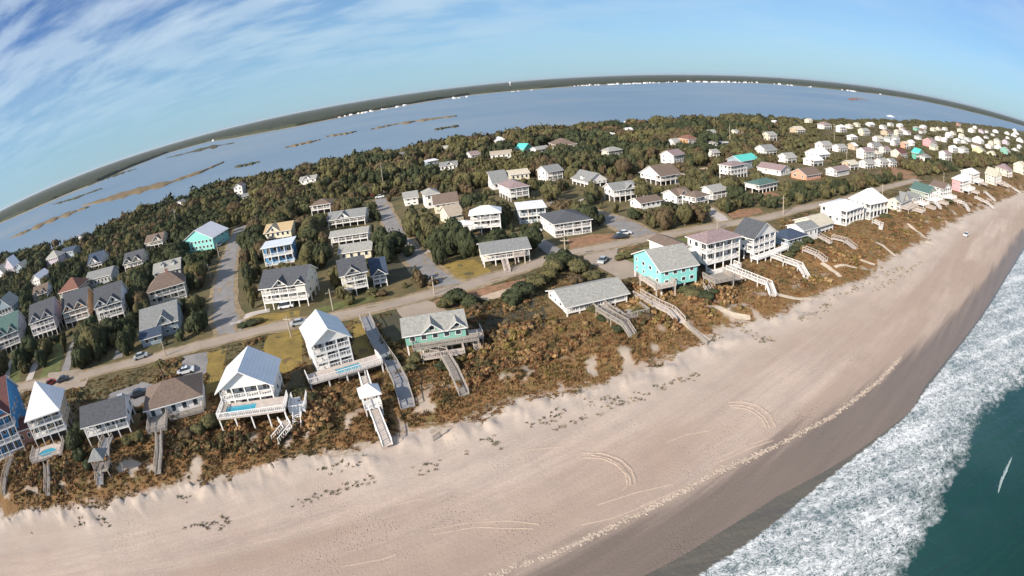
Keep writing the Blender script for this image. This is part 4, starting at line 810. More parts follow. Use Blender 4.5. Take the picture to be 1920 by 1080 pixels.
house('grey-green roof beside the emerald one', 'house with grey-green roof right beside the emerald-roofed cottage', 'white', 'lgrey', 'gx', (1007, 290), (1031, 286), 282, bx=999, n=1, g='s', lod=0, porch='none')
house('brown hip-roofed soundside house', 'house with broad brown hip roof near the sound, top centre', 'tan', 'brown', 'hip', (1047, 281), (1082, 277), 273, bx=1030, n=1, g='s', lod=1, porch='none', pitch=.5)
house('white house tucked in rust shrubs', 'tiny white gable tucked among rust shrubs near the centre woods', 'white', 'tan', 'gx', (921, 300), (960, 296), 295, bx=917, d=8, n=1, g='s', lod=0, porch='none')
house('white tower house in the left woods', 'white tower-like house rising from the left woods', 'white', 'mauve', 'gy', (441, 372), (456, 369), 352, bx=None, d=8, n=3, g='s', lod=1, porch='none', pitch=.6)
house('small white house below the tower house', 'low white house just beside the tower-like house in the left woods', 'white', 'grey', 'gx', (455, 378), (470, 374), 371, d=6, n=1, g='s', lod=0, porch='none')
house('pale roof in the left woods', 'pale roofed house deep in the left woods right of centre pole', 'white', 'lgrey', 'gx', (562, 347), (592, 342), 339, d=8, n=1, g='s', lod=0, porch='none', fg=((.2, .7, 's'),))
house('white roof at the wooded sound edge', 'white roofed cottage at the wooded sound edge, upper left', 'white', 'lgrey', 'gy', (328, 393), (345, 389), 385, d=8, n=1, g='s', lod=0, porch='none', pitch=.5)
house('grey cottage in the sound trees', 'grey-white cottage among trees at the sound shore', 'pale', 'lgrey', 'gy', (668, 304), (690, 301), 297, d=8, n=1, g='s', lod=0, porch='none', pitch=.6)

# ---- middle and right of the village
house('cream hip-roofed house', 'cream two-storey house with grey roof above a sandy lot', 'cream', 'lgrey', 'hip', (1142, 293), (1168, 289), 283, bx=1127, n=2, g='s', pitch=.45, lod=1, pd=2)
house('white house with mauve gable roof', 'white house with mauve gable roof and small dark lean-to', 'white', 'mauve', 'gx', (1264, 307), (1284, 303), 291, bx=1240, n=2, g='s', pitch=.5, lod=1, porch='none')
house('white house with brown roof on stilts', 'big white gable-ended house with brown roof and columned stilts beside shaded lot', 'white', 'brown', 'gx', (1240, 349), (1277, 342), 330, bx=1202, n=2, pitch=.55, lod=2, pd=3)
house('white house with long outside stairs', 'white porched house with slate roof and long outside stairs', 'white', 'grey', 'gx', (1152, 381), (1195, 374), 357, bx=1133, n=2, pitch=.5, lod=2, pd=2, fg=((.5, .95, 's'),), deck=[dict(x0=11, x1=16, y0=0, y1=4, z=3.2, mat='white', stairs=(11.5, 1.5, 6))])
house('low white house behind the big thicket', 'low white house with grey-brown roof behind the big roadside thicket', 'white', 'brown', 'gx', (1202, 393), (1240, 386), 381, bx=1182, n=1, g='s', pitch=.4, lod=1, porch='none')
house('white house with grey-brown gables', 'rambling white house with grey-brown gable roof next to the brown-roofed porch house', 'white', 'brown', 'gx', (1270, 383), (1297, 377), 367, bx=1244, n=2, g='s', pitch=.45, lod=1, porch='none', fg=((.2, .7, 's'),))
house('white porch house with brown hip roof', 'small white house with brown hip roof and balcony above parked drive', 'white', 'brown', 'hip', (1306, 389), (1330, 383), 370, bx=1292, n=2, pitch=.4, lod=1, pd=2)
house('pale house with light grey roof', 'pale house with light grey roof right of the brown hip roof', 'white', 'lgrey', 'gx', (1337, 375), (1371, 368), 359, bx=1312, n=2, g='s', pitch=.4, lod=1, pd=1.8)
house('octagonal three-storey house', 'rounded three-storey white house with mauve-white roof and wraparound balconies', 'white', 'mauve', 'pyr', (1372, 337), (1402, 331), 311, bx=1350, n=3, pitch=.35, lod=2, pd=2)
house('bright turquoise-roofed house', 'dark blue house with bright turquoise metal roof behind the rounded house', 'bluegrey', 'teal', 'gx', (1390, 319), (1422, 313), 302, bx=1365, n=2, g='s', pitch=.5, lod=1, porch='none')
house('white stilt house with dark green roof', 'white house with dark green hip roof on tall white arched stilts', 'white', 'green', 'hip', (1424, 364), (1458, 356), 347, bx=1398, n=2, pitch=.35, lod=2, pd=2, core=.3)
house('long mauve-roofed house', 'long low white house with mauve roof left of the brick one', 'white', 'mauve', 'gy', (1464, 330), (1482, 326), 320, bx=1421, n=1, g='s', pitch=.4, lod=1, porch='none')
house('coral brick low house', 'low coral brick house with brown roof', 'coral', 'brown', 'gx', (1512, 339), (1539, 334), 329, bx=1484, n=1, g='s', pitch=.5, lod=1, porch='none')
house('white house with grey hip roof and deck', 'white low house with grey roof and white deck right of the brick house', 'white', 'mauve', 'gx', (1568, 332), (1592, 327), 321, bx=1548, n=2, g='s', pitch=.4, lod=1, pd=2)
def far(bx0, ytop, bx1, yb, wc, rc, roof, short=None, label=None, Z=None, n=2):
    if Z is not None: ox, oy, s = Z; bx0, bx1, ytop, yb = ox+bx0/s, ox+bx1/s, oy+ytop/s, oy+yb/s
    tp = ytop+(yb-ytop)*.42
    for fr in (.52, .62, .7, .78, .84, .88, .92):
        xm = bx0+(bx1-bx0)*fr; q0, q1 = G(xm, yb), G(bx1, yb)
        if bis(lambda s: P((q0[0]+cdir[0]*s, q0[1]+cdir[1]*s, 0))[0]-bx1, 3, 45) < 14: break
    p = (xm, yb); names = {'white': 'white', 'cream': 'cream', 'pale': 'grey-white', 'mint': 'mint green', 'pink': 'pink', 'lemon': 'lemon yellow', 'yellow': 'yellow', 'tan': 'tan', 'coral': 'coral', 'brick': 'rust-red', 'lilac': 'lilac-grey', 'orange': 'orange', 'aqua': 'pale aqua', 'grey': 'grey', 'bluegrey': 'blue-grey', 'green': 'emerald green'}
    rn = {'white': 'white', 'lgrey': 'light grey', 'grey': 'grey', 'brown': 'brown', 'mauve': 'mauve', 'sand': 'sand-coloured', 'tan': 'tan', 'maroon': 'maroon', 'teal': 'teal', 'red': 'red', 'dark': 'charcoal', 'metal': 'silvery', 'green': 'green'}
    grp = None
    if label is None:
        c = ((bx0+bx1)/2, (ytop+yb)/2); mark = min(MARKS, key=lambda m: math.hypot(m[1]-c[0], (m[2]-c[1])*1.6)); dx, dy = c[0]-mark[1], c[1]-mark[2]
        rel = ('right of' if dx > 0 else 'left of') if abs(dx) > abs(dy)*1.6 else ('beyond' if dy < 0 else 'in front of')
        far_ = math.hypot(dx, dy); near_ = 'just ' if far_ < 24 else ('well ' if far_ > 60 else ''); mark = (mark[0].replace('house near the edge', 'house'),)+mark[1:]; rel = rel.replace('in front of', 'below')
        base = '%s house with %s roof %s%s the %s' % (names[wc], rn[rc], near_, rel, mark[0]); k = FARL.get(base, 0); FARL[base] = k+1; label = base
        short = '%s house with %s roof' % (names[wc], rn[rc])
        FARO.setdefault(base, [])
    r = house(short or label, label, wc, rc, roof, (xm, yb), bx1, tp, bx=bx0, d=9, n=n, g='s', porch='front' if roof != 'flat' and (bx1-bx0) > 14 else 'none', pitch=.5, lod=0)[0]
    if label in FARO: FARO[label].append(r)
FARL, FARO = {}, {}
MARKS = [('teal gable', 1722, 292), ('pink-red house', 1743, 266), ('long white house', 1834, 266), ('lemon yellow house', 1836, 287), ('three-storey white gable house', 1620, 288), ('low brick-red hall', 1787, 231), ('white house on the sound edge', 1668, 221), ('mint green house near the edge', 1886, 286),
         ('orange three-storey house', 1290, 262), ('sloping white-teal roof', 1328, 231), ('tall radio mast', 1369, 255), ('long mauve-roofed house', 1450, 317), ('low coral brick house', 1512, 328), ('red-roofed soundside house', 1135, 237), ('white roof by the tree line', 1540, 236)]
Z1 = (1640, 210, 6.857); Z2 = (1560, 220, 5.333); Z3 = (1120, 220, 4.364)
D_ = [(470, 470, 625, 625, 'green', 'teal', 'gy', Z1, 'teal gable', 'house with vivid teal gable front rising over the green scrub'), (610, 345, 790, 460, 'pink', 'mauve', 'gx', Z1, 'pink-red house', 'pink-red house with white balcony rails in the crowded far rows'),
      (1250, 345, 1410, 420, 'white', 'white', 'gx', Z1, 'long white house', 'long low white house in the middle of the far right rows'), (1255, 475, 1440, 575, 'lemon', 'lgrey', 'gx', Z1, 'lemon yellow house', 'lemon yellow house above the open green scrub, far right'),
      (240, 290, 420, 425, 'white', 'mauve', 'gx', Z2, 'three-storey white gable house', 'tall white three-storey house with blank white gable end'), (920, 120, 1110, 190, 'brick', 'red', 'hip', Z1, 'low brick-red hall', 'long low building with brick-red roof near the sound'),
      (130, 55, 265, 105, 'white', 'white', 'hip', Z1, 'white house on the sound edge', 'white hip-roofed house standing on the sound edge'), (1620, 450, 1750, 580, 'mint', 'lgrey', 'gx', Z1, 'mint green house near the edge', 'mint green house in the row near the right picture edge'),
      (665, 130, 830, 240, 'orange', 'red', 'hip', Z3, 'orange three-storey house', 'orange three-storey house with rust-red flat roof and light posts'), (870, 22, 950, 78, 'white', 'teal', 'flat', Z3, 'sloping white-teal roof', 'house with tilted white and teal roof against the sound'),
      (0, 50, 125, 100, 'white', 'red', 'gx', Z3, 'red-roofed soundside house', 'white house with red roof standing at the sound edge'), (1800, 35, 1915, 100, 'white', 'mauve', 'hip', Z3, 'white roof by the tree line', 'white house with mauve roof near the far tree line')]
for a in D_: far(a[0], a[1], a[2], a[3], a[4], a[5], a[6], Z=a[7], short=a[8], label=a[9], n=3 if 'three' in a[9] else 2)
for a in [(315, 65, 360, 105, 'white', 'white', 'pyr'), (65, 165, 150, 225, 'white', 'lgrey', 'gx'), (155, 155, 240, 190, 'pale', 'lgrey', 'gx'), (285, 150, 360, 205, 'white', 'white', 'gx'), (240, 215, 360, 310, 'cream', 'tan', 'gx'), (370, 240, 460, 300, 'white', 'mauve', 'gx'),
          (485, 175, 575, 245, 'mint', 'lgrey', 'hip'), (570, 180, 665, 225, 'white', 'white', 'gx'), (715, 205, 790, 250, 'cream', 'sand', 'gx'), (790, 195, 860, 240, 'cream', 'brown', 'gx'), (865, 195, 935, 240, 'white', 'sand', 'gx'), (1060, 200, 1145, 270, 'cream', 'tan', 'hip'),
          (1200, 215, 1300, 275, 'white', 'sand', 'gx'), (1335, 210, 1410, 280, 'lilac', 'mauve', 'hip'), (1260, 180, 1320, 220, 'white', 'white', 'gx'), (1425, 225, 1465, 270, 'white', 'brown', 'gy'), (1520, 235, 1600, 275, 'white', 'white', 'hip'), (1675, 265, 1745, 295, 'white', 'white', 'gx'),
          (1790, 260, 1865, 295, 'white', 'lgrey', 'gx'), (1780, 225, 1835, 250, 'white', 'white', 'gx'), (0, 345, 110, 390, 'white', 'sand', 'gx'), (145, 335, 220, 395, 'white', 'lgrey', 'gy'), (230, 320, 315, 385, 'white', 'lgrey', 'gy'), (350, 370, 450, 480, 'coral', 'sand', 'gx'),
          (440, 365, 510, 440, 'white', 'white', 'gx'), (530, 310, 600, 360, 'white', 'grey', 'pyr'), (780, 330, 870, 375, 'white', 'sand', 'gx'), (870, 330, 935, 390, 'white', 'white', 'gx'), (1010, 335, 1110, 415, 'white', 'white', 'hip'), (1110, 380, 1200, 415, 'pale', 'lgrey', 'gx'),
          (1150, 340, 1240, 385, 'white', 'lgrey', 'gx'), (1465, 365, 1540, 430, 'cream', 'sand', 'gx'), (1535, 320, 1625, 430, 'cream', 'lgrey', 'pyr'), (1640, 365, 1740, 430, 'lilac', 'grey', 'gx'), (1830, 350, 1930, 400, 'white', 'grey', 'gx'), (945, 420, 1065, 530, 'white', 'white', 'gx'),
          (1070, 440, 1210, 545, 'white', 'lgrey', 'hip'), (1440, 530, 1580, 595, 'cream', 'sand', 'gx'), (1420, 430, 1530, 480, 'white', 'sand', 'gx'), (1540, 440, 1640, 490, 'white', 'white', 'gx'), (1745, 400, 1900, 500, 'white', 'white', 'hip'), (1755, 490, 1880, 550, 'white', 'lgrey', 'gx'),
          (200, 495, 410, 600, 'cream', 'maroon', 'gx'), (605, 540, 715, 645, 'white', 'grey', 'hip'), (820, 475, 985, 640, 'white', 'mauve', 'gx'), (10, 620, 170, 715, 'white', 'lgrey', 'gx'), (160, 625, 275, 715, 'white', 'grey', 'gx'), (0, 430, 80, 480, 'white', 'grey', 'gx')]:
    far(*a, Z=Z1)
for a in [(35, 60, 145, 155, 'white', 'white', 'hip'), (225, 55, 280, 100, 'cream', 'tan', 'gx'), (330, 60, 425, 100, 'white', 'white', 'gx'), (255, 100, 375, 190, 'cream', 'lgrey', 'gx'), (480, 150, 610, 190, 'tan', 'brown', 'gx'), (145, 190, 250, 235, 'white', 'white', 'hip'), (400, 200, 515, 250, 'white', 'lgrey', 'gx'),
          (350, 260, 470, 325, 'white', 'grey', 'gx'), (0, 310, 150, 352, 'white', 'lgrey', 'gx'), (95, 445, 260, 530, 'tan', 'sand', 'gx'), (265, 430, 430, 520, 'white', 'lgrey', 'gx')]:
    far(*a, Z=Z2)
for a in [(1685, 335, 1845, 402, 'white', 'white', 'gx'), (1700, 275, 1900, 350, 'white', 'white', 'gx'), (1780, 195, 1925, 280, 'white', 'lgrey', 'gx'), (1480, 295, 1630, 375, 'white', 'lgrey', 'gx'), (1290, 250, 1470, 312, 'white', 'grey', 'gx'), (1350, 110, 1470, 195, 'cream', 'lgrey', 'gx'),
          (1085, 108, 1205, 160, 'cream', 'lgrey', 'gx'), (985, 178, 1090, 248, 'bluegrey', 'white', 'flat'), (880, 95, 985, 168, 'pale', 'lgrey', 'gx'), (415, 60, 485, 108, 'cream', 'tan', 'gx'), (205, 38, 300, 78, 'cream', 'sand', 'gx'), (105, 130, 160, 172, 'white', 'white', 'gy'),
          (900, 270, 1005, 332, 'pale', 'lgrey', 'gx'), (925, 190, 985, 252, 'white', 'lgrey', 'gy'), (215, 112, 300, 138, 'white', 'white', 'gx'), (1420, 40, 1480, 68, 'white', 'white', 'gx'), (1575, 95, 1700, 132, 'tan', 'sand', 'gx'), (1700, 25, 1760, 50, 'cream', 'sand', 'gx'), (580, 205, 690, 240, 'white', 'lgrey', 'gx')]:
    far(*a, Z=Z3)
_rs = random.Random(77)
for k in range(16):
    for _ in range(30):
        px = _rs.uniform(1590, 1915); lo = np.interp(px, [1590, 1700, 1800, 1915], [236, 237, 243, 254]); hi = np.interp(px, [1590, 1700, 1800, 1915], [300, 296, 290, 292]); py = lo+(hi-lo)*_rs.random()**1.2
        if all(math.hypot((px-h_['P'][0]), (py-h_['P'][1])*1.9) > 11+(py-lo)*.16 for h_ in HOUSES): break
    else: continue
    sz = np.interp(py-lo, [0, 60], [5.5, 12])*_rs.uniform(.6, 1.15); far(px-sz, py-sz*.75, px+sz, py+sz*.35, _rs.choice(['white', 'white', 'white', 'cream', 'pale', 'tan']), _rs.choice(['white', 'lgrey', 'grey', 'sand', 'brown', 'mauve']), _rs.choice(['gx', 'gx', 'gy', 'hip']))
for k, (lab, rs) in enumerate(FARO.items()):
    if len(rs) > 1:
        for r in rs: r['group'] = lab.replace(' house ', ' houses ', 1)

# ------------------------------------------------------------------ boardwalks over the dune
def walk(label, pts, width, mat, dz=1.0, rail=True, dz_end=.25, group=None, name='boardwalk', rs=.5):
    fm, rm = {'white': (PINK_WOOD, TRIM), 'wood': (WOOD, WOODR), 'pink': (PINK_WOOD, PINK_WOOD), 'grey': (surf('grey_boards', (.24, .245, .26), .9, .2, 1), WOODR)}[mat]
    a = [GG(x, y, dz*.6) for x, y in pts]; zs = []
    for k, p in enumerate(a): h = dz if k < len(a)-1 else dz_end; zs.append(max(p[2], 0)+h)
    o = a[0]; root = empty(name, (o[0], o[1], o[2])); tag(root, label, 'boardwalk', group); W_ = [Vector((p[0]-o[0], p[1]-o[1], z-o[2])) for p, z in zip(a, zs)]
    q, ra, rb = MB(), MB(), MB(); sides = []
    for k in range(len(W_)):
        t = (W_[min(k+1, len(W_)-1)]-W_[max(k-1, 0)]); t.z = 0; t.normalize(); n = Vector((-t.y, t.x, 0))*width/2; sides.append((W_[k]-n, W_[k]+n))
    for k in range(len(W_)-1):
        (l0, r0), (l1, r1) = sides[k], sides[k+1]; q.slab([l0, r0, r1, l1], .16)
    build(q, 'planks', fm, root)
    if rail:
        rail_mb(ra, [s[0] for s in sides], 1.0, rs, .1); rail_mb(rb, [s[1] for s in sides], 1.0, rs, .1); build(ra, 'railing', rm, root); build(rb, 'railing', rm, root)
    for k in range(len(W_)-1):
        n = max(1, int((W_[k+1]-W_[k]).length/4))
        for j in range(n):
            t = j/n
            for i_ in (0, 1): v = sides[k][i_].lerp(sides[k+1][i_], t); add_post(root, v.x, v.y, v.z-dz-1.2, v.z-.1, .18, rm)
    return root
def gazebo(label, px, py, sz, mat, roof, h=2.6, dz=1.2, rot=20):
    p = GG(px, py, dz); root = empty('gazebo', p, R(rot)); tag(root, label, 'gazebo'); s = sz/2; q, q2 = MB(), MB(); m = TRIM if mat == 'white' else WOODR
    q.box(-s, s, -s, s, dz-.2, dz); build(q, 'deck', WOOD if mat != 'white' else TRIM, root); q = MB(); roof_shape(q, q2, -s, s, -s, s, dz+h, 'pyr', .75, .4, .12); build(q, 'roof', [Mr(roof), m], root)
    for x in (-s+.12, s-.12):
        for y in (-s+.12, s-.12): add_post(root, x, y, -1.0, dz+h, .2, m)
    for X_ in (-s, s): q = MB(); rail_mb(q, [(X_, -s, dz), (X_, s, dz)], 1, .4, .09); build(q, 'railing', m, root)
walk('wide grey public beach ramp with two rails running down from the road', [(684, 596), (704, 641), (735, 688), (752, 722), (764, 762)], 2.5, 'grey', .7, rs=1.2)
walk('white-railed walkway from the tall white house to its gazebo', [(683, 712), (695, 744)], 1.6, 'white', 1.9)
gazebo('small white gazebo with blue-white pyramid roof on the walkway', 697, 757, 3.0, 'white', 'white', dz=1.7)
walk('white-railed steps from the small white gazebo down to the sand', [(701, 772), (712, 800), (726, 834)], 1.6, 'white', 1.3)
walk('weathered zigzag walkway bending below the green and grey house', [(804, 662), (834, 672), (852, 700), (870, 736)], 1.7, 'wood', 1.1)
walk('bleached fenced walkway between the long low house and the turquoise house', [(1194, 554), (1230, 574), (1260, 588), (1278, 602)], 2.0, 'pink', .9)
walk('wooden stairs below the long low white house ending in steps', [(1122, 586), (1150, 602), (1172, 614), (1186, 626)], 1.5, 'wood', 1.4)
walk('long white walkway descending from the mauve-roofed balcony house', [(1366, 506), (1395, 520), (1425, 532), (1442, 538), (1450, 551)], 1.6, 'white', 1.3)
walk('white walkway descending from the slate-roofed gable house', [(1449, 484), (1472, 494), (1500, 504), (1514, 520)], 1.6, 'white', 1.3)
walk('narrow grey walkway from the oval pool deck down the dune', [(90, 876), (92, 900), (88, 926)], 1.3, 'wood', 1.0)
walk('pale boardwalk from the dark grey ranch to its small gazebo', [(207, 824), (200, 840), (196, 850)], 2.4, 'grey', 1.2)
gazebo('weathered open gazebo with grey roof below the dark grey ranch', 194, 874, 3.2, 'wood', 'grey', dz=1.2)
walk('grey steps leading from the weathered gazebo into the scrub', [(190, 884), (188, 906)], 1.6, 'grey', .7)
walk('thin wooden walkway from the brown hip-roofed ranch over the dune', [(302, 818), (303, 850), (296, 884)], 1.2, 'wood', 1.0)
walk('old walkway at the left edge below the bright blue house', [(22, 862), (10, 900), (4, 925)], 1.3, 'wood', 1.0)
walk('pale steps at the foot of the walled pool deck', [(531, 792), (540, 806), (516, 828)], 1.6, 'white', .8)
for k, (pts, m_) in enumerate([([(1560, 448), (1585, 456), (1603, 465)], 'pink'), ([(1534, 444), (1546, 452), (1558, 458)], 'pink'), ([(1637, 418), (1652, 424), (1650, 430)], 'white'), ([(1746, 380), (1757, 386), (1762, 391)], 'white'), ([(1795, 381), (1808, 385), (1816, 395)], 'white'),
                              ([(1828, 372), (1852, 384), (1862, 391)], 'white'), ([(1846, 362), (1866, 376)], 'white'), ([(1886, 346), (1905, 356), (1914, 362)], 'white'), ([(1508, 470), (1532, 480), (1548, 488)], 'pink')]):
    pre = 'upper ' if k == 1 else ('shorter ' if k == 6 else ''); near_h = min(HOUSES, key=lambda h_: math.hypot(*(np.array(h_['c'])-G(*pts[0]))))
    walk(pre+'%s dune walkway seaward of the %s' % ('white' if m_ == 'white' else 'bleached', near_h['short']), pts, 1.6, m_, .8, group=None, rs=1.0)

for pts in ([(1340, 574), (1358, 588), (1380, 596), (1408, 597)], [(1456, 552), (1476, 559), (1500, 562), (1522, 562)], [(1565, 499), (1585, 496), (1606, 503)], [(1612, 487), (1625, 490), (1640, 497)], [(1640, 455), (1665, 470), (1680, 482)], [(1700, 420), (1722, 436), (1735, 448)], [(1725, 455), (1740, 456), (1752, 462)],
            [(1278, 602), (1300, 618), (1330, 640)], [(1540, 492), (1560, 505), (1575, 520)]):
    road('sand_path', pts, 1.5, surf('path_sand', (.52, .43, .33), .95, .2, 1), .10, 1.2)
def fence(pts, label):
    a = [GG(x, y) for x, y in pts]; o = a[0]; root = empty('sand_fence', o); tag(root, label, 'fence'); q = MB()
    for p0, p1 in zip(a[:-1], a[1:]):
        p0, p1 = Vector(p0-o), Vector(p1-o); n = max(2, int((p1-p0).length/.16))
        for k in range(n): c = p0.lerp(p1, k/n); q.bar(c+Vector((0, 0, -.1)), c+Vector((0, 0, .95+.1*random.random())), .05)
        q.bar(p0+Vector((0, 0, .75)), p1+Vector((0, 0, .75)), .03)
    build(q, 'slats', WOODR, root)
    for p in a: add_post(root, p[0]-o[0], p[1]-o[1], p[2]-o[2]-.4, p[2]-o[2]+1.2, .1, WOODR)
fence([(812, 828), (826, 818), (838, 812)], 'short slatted fence lying dark against the sand below the public ramp')
fence([(1288, 612), (1306, 630), (1326, 648)], 'slatted fence following the path below the turquoise house to the beach')
fence([(1496, 600), (1512, 592), (1530, 590)], 'low slatted fence at the dune foot right of the white walkways')
# ------------------------------------------------------------------ utility poles
def pole(px, py, ptop, label, arm=True, group='utility poles along the village streets', wire=False):
    p = GG(px, py); h = bis(lambda s: P((p[0], p[1], p[2]+s))[1]-ptop, 3, 30); root = empty('utility_pole', p, R(random.uniform(-20, 60))); tag(root, label, 'pole', group)
    q = MB(); q.cyl(0, 0, -.5, h, .2, .13); build(q, 'shaft', POLE, root)
    if arm: q = MB(); q.box(-1.2, 1.2, -.08, .08, h-1.0, h-.85); [q.cyl(x, 0, h-.85, h-.6, .06, .05, 6) for x in (-1.05, -.5, .5, 1.05)]; build(q, 'crossarm', POLE, root)
    if arm and h > 8: q = MB(); q.cyl(.42, 0, h-2.6, h-1.6, .24, .24, 10); build(q, 'transformer', surf('transformer_grey', (.4, .42, .43), .5, .1), root)
random.seed(5)
for px, py, t, lab in [(333, 432, 391, 'tall pole among rusty brown trees near the sound, upper left'), (395, 524, 496, 'pole beside the shaded street, just left of it, among dark trees'), (411, 484, 455, 'short pole by the turquoise house at the street edge'),
                       (720, 360, 305, 'tall pole at the head of the shaded cul-de-sac street'), (624, 582, 542, 'leaning pole beside the cream three-storey house on pilings'), (816, 553, 518, 'pole at the junction next to the round ochre lawn'),
                       (1060, 492, 446, 'pole rising from the bush in front of the dark lawn'), (1039, 306, 270, 'pole in front of the brown hip-roofed soundside house'), (949, 312, 292, 'pole in the rust shrubs, centre of the woods'), (979, 326, 305, 'pole directly above the mauve hip roof'),
                       (905, 311, 297, 'short pole beside the small white house at the tree line'), (822, 438, 418, 'pole left of the white three-storey porch house'), (776, 425, 396, 'pole among trees right of the shaded cul-de-sac street'), (769, 475, 455, 'short pole standing by the shaded cul-de-sac street'),
                       (1346, 431, 409, 'pole on the main road by the big thicket'), (1469, 402, 367, 'pole beside the main road left of the boxy white house'), (545, 632, 592, 'pole on the lawn beside the main road, left of the tall white house'),
                       (1653, 376, 345, 'pole above the large bright white house with steep roof'), (1564, 268, 232, 'tall pole in the scrub on the far right'), (838, 302, 285, 'pole in the woods beside pale sound cottages'), (312, 668, 640, 'pole on the main road near the fenced drive, left'),
                       (1587, 300, 284, 'pole left of the tall white three-storey house with blank gable'), (1768, 358, 324, 'pole behind the coral pink beachfront house'), (487, 390, 372, 'pole beside the tower-like house in the left woods')]:
    pole(px, py, t, lab)
pole(1370, 277, 233, 'very tall thin white mast standing above the trees by the sound', arm=False, group=None)

# ------------------------------------------------------------------ vehicles
def car(px, py, rot, col, label, van=False, cat='car'):
    p = GG(px, py); root = empty('parked_'+cat, (p[0], p[1], p[2]+.12), R(rot)); tag(root, label, cat); L_, W_, Hb = 4.6, 1.8, .75; body = surf('paint_'+col, dict(white=(.75, .75, .75), dark=(.04, .045, .06), red=(.35, .04, .03), silver=(.42, .44, .46))[col], .3, .03, spec=.5)
    q = MB(); prof = [(-L_/2, .3), (-L_/2+.05, .8), (-L_/2+.9, .92), (L_/2-.9, .98), (L_/2-.05, .85), (L_/2, .35)]
    n = len(prof)
    for y in (-W_/2, W_/2): q.v += [(x, y, z) for x, z in prof]
    q.f += [tuple(range(n)), tuple(range(2*n-1, n-1, -1))]; q.m += [0, 0]
    for k in range(n): q.f.append((k, n+k, n+(k+1) % n, (k+1) % n)); q.m.append(0)
    build(q, 'body', body, root)
    q = MB(); hi = 1.5 if not van else 1.85; c = [(-1.9 if van else -1.5, .93), (-1.5 if van else -.9, hi), (.7, hi), (1.35, .95)]; n = 4
    for y in (-W_/2+.1, W_/2-.1): q.v += [(x, y*(1 if z < 1 else .86), z) for x, z in c]
    q.f += [tuple(range(n)), tuple(range(2*n-1, n-1, -1)), (0, 4, 5, 1), (2, 6, 7, 3)]; q.m += [1]*4; q.f.append((1, 5, 6, 2)); q.m.append(0); build(q, 'cabin', [body, GLASS], root)
    for x in (-1.4, 1.4):
        for y in (-W_/2, W_/2):
            q = MB(); i = 0; n = 12
            for s in (-.12, .12): q.v += [(x+.33*math.cos(k*2*math.pi/n), y+s, .33+.33*math.sin(k*2*math.pi/n)) for k in range(n)]
            for k in range(n): q.f.append((k, (k+1) % n, n+(k+1) % n, n+k)); q.m.append(0)
            q.f += [tuple(range(n)), tuple(range(2*n-1, n-1, -1))]; q.m += [0, 0]; build(q, 'wheel', surf('tyre', (.03, .03, .03), .8, .1), root)
car(1811, 443, 24, 'white', 'white pickup standing alone on the far beach sand', cat='truck')
car(1163, 447, 10, 'dark', 'dark car parked at the drive end by the mulch bed')
car(1170, 441, 15, 'white', 'white car parked behind the dark car near the big thicket')
car(703, 366, 5, 'red', 'dark red car at the top of the shaded cul-de-sac street')
car(712, 371, 5, 'white', 'white car beside the dark red car on the cul-de-sac')
car(1298, 393, 30, 'silver', 'silver car under the white porch house with brown hip roof')
car(413, 460, 100, 'white', 'white car beside the turquoise house at the street end')
car(226, 640, 110, 'white', 'white car on the shaded drive below the white twin gables')
car(266, 672, 30, 'silver', 'silver car parked by the main road near the sunlit palm')
car(536, 578, 10, 'white', 'white car under the grey-roofed twin-porch house', van=True)
car(262, 742, 35, 'dark', 'dark car parked behind the dark grey ranch')
car(230, 752, 35, 'silver', 'silver car on the blue-shaded parking behind the dark grey ranch')
car(1002, 438, 20, 'white', 'white car beside the white porch house with grey hip roof')
car(1300, 337, 15, 'dark', 'dark car on the shaded lot by the stilted house')
car(560, 610, 18, 'silver', 'silver car driving on the main road above the tall white house')
car(120, 715, 30, 'dark', 'dark car on the paved lot behind the white pyramid-roofed house')
car(96, 722, 60, 'red', 'dark red car on the paved lot at far left')
car(350, 700, 25, 'white', 'white car on the shaded lot behind the brown hip-roofed ranch')
car(848, 452, 15, 'dark', 'dark car on the sandy drive of the white three-storey porch house')
car(1130, 492, 60, 'silver', 'silver car on the wide drive left of the turquoise two-storey house')
car(1078, 384, 20, 'white', 'white car on the drive below the big grey dormered gable house')

# ------------------------------------------------------------------ marks on the beach
def ruts(name, pts, width, hgt, n=60, rough=.0, dz=.02, mat=None):
    a = resample(np.array([GG(x, y)[:2] for x, y in pts]), n)
    for _ in range(8): a[1:-1] = (a[:-2]+2*a[1:-1]+a[2:])/4
    rs = np.random.RandomState(len(pts)*7+n); d = np.gradient(a, axis=0); d /= np.hypot(*d.T)[:, None]; nr = np.stack([-d[:, 1], d[:, 0]], 1); rows = []
    for o, h in ((-1, -.05), (-.45, 1), (0, .1), (.5, .9), (1, -.05)):
        q = a+nr*o*width/2; hh = h*hgt*(1+rough*(rs.rand(n)*2-1)); rows.append(np.c_[q, height(q[:, 0], q[:, 1])+hh+dz*(h > 0)])
    v = np.concatenate(rows); i = np.arange(4)[:, None]*n+np.arange(n-1)[None]; f = np.stack([i, i+1, i+n+1, i+n], -1).reshape(-1, 4)[:, ::-1]
    return obj(name, np_mesh(name, v, f, mat or surf('turned_sand', (.44, .345, .275), .95, .15, 1.2), None, False), beach)
for pts in ([(1366, 754), (1395, 753), (1422, 760), (1443, 776), (1456, 802)], [(1368, 760), (1393, 760), (1416, 767), (1434, 781), (1445, 803)], [(1375, 764), (1398, 766), (1416, 774), (1430, 786), (1438, 802)],
            [(1088, 849), (1130, 850), (1165, 862), (1186, 882), (1194, 906), (1188, 914)], [(1092, 858), (1130, 860), (1158, 872), (1175, 890), (1178, 910), (1168, 922)], [(1110, 853), (1142, 860), (1166, 874), (1182, 896), (1184, 912)],
            ):
    ruts('tyre_rut', pts, .38, .07, 90, .6)
random.seed(11)
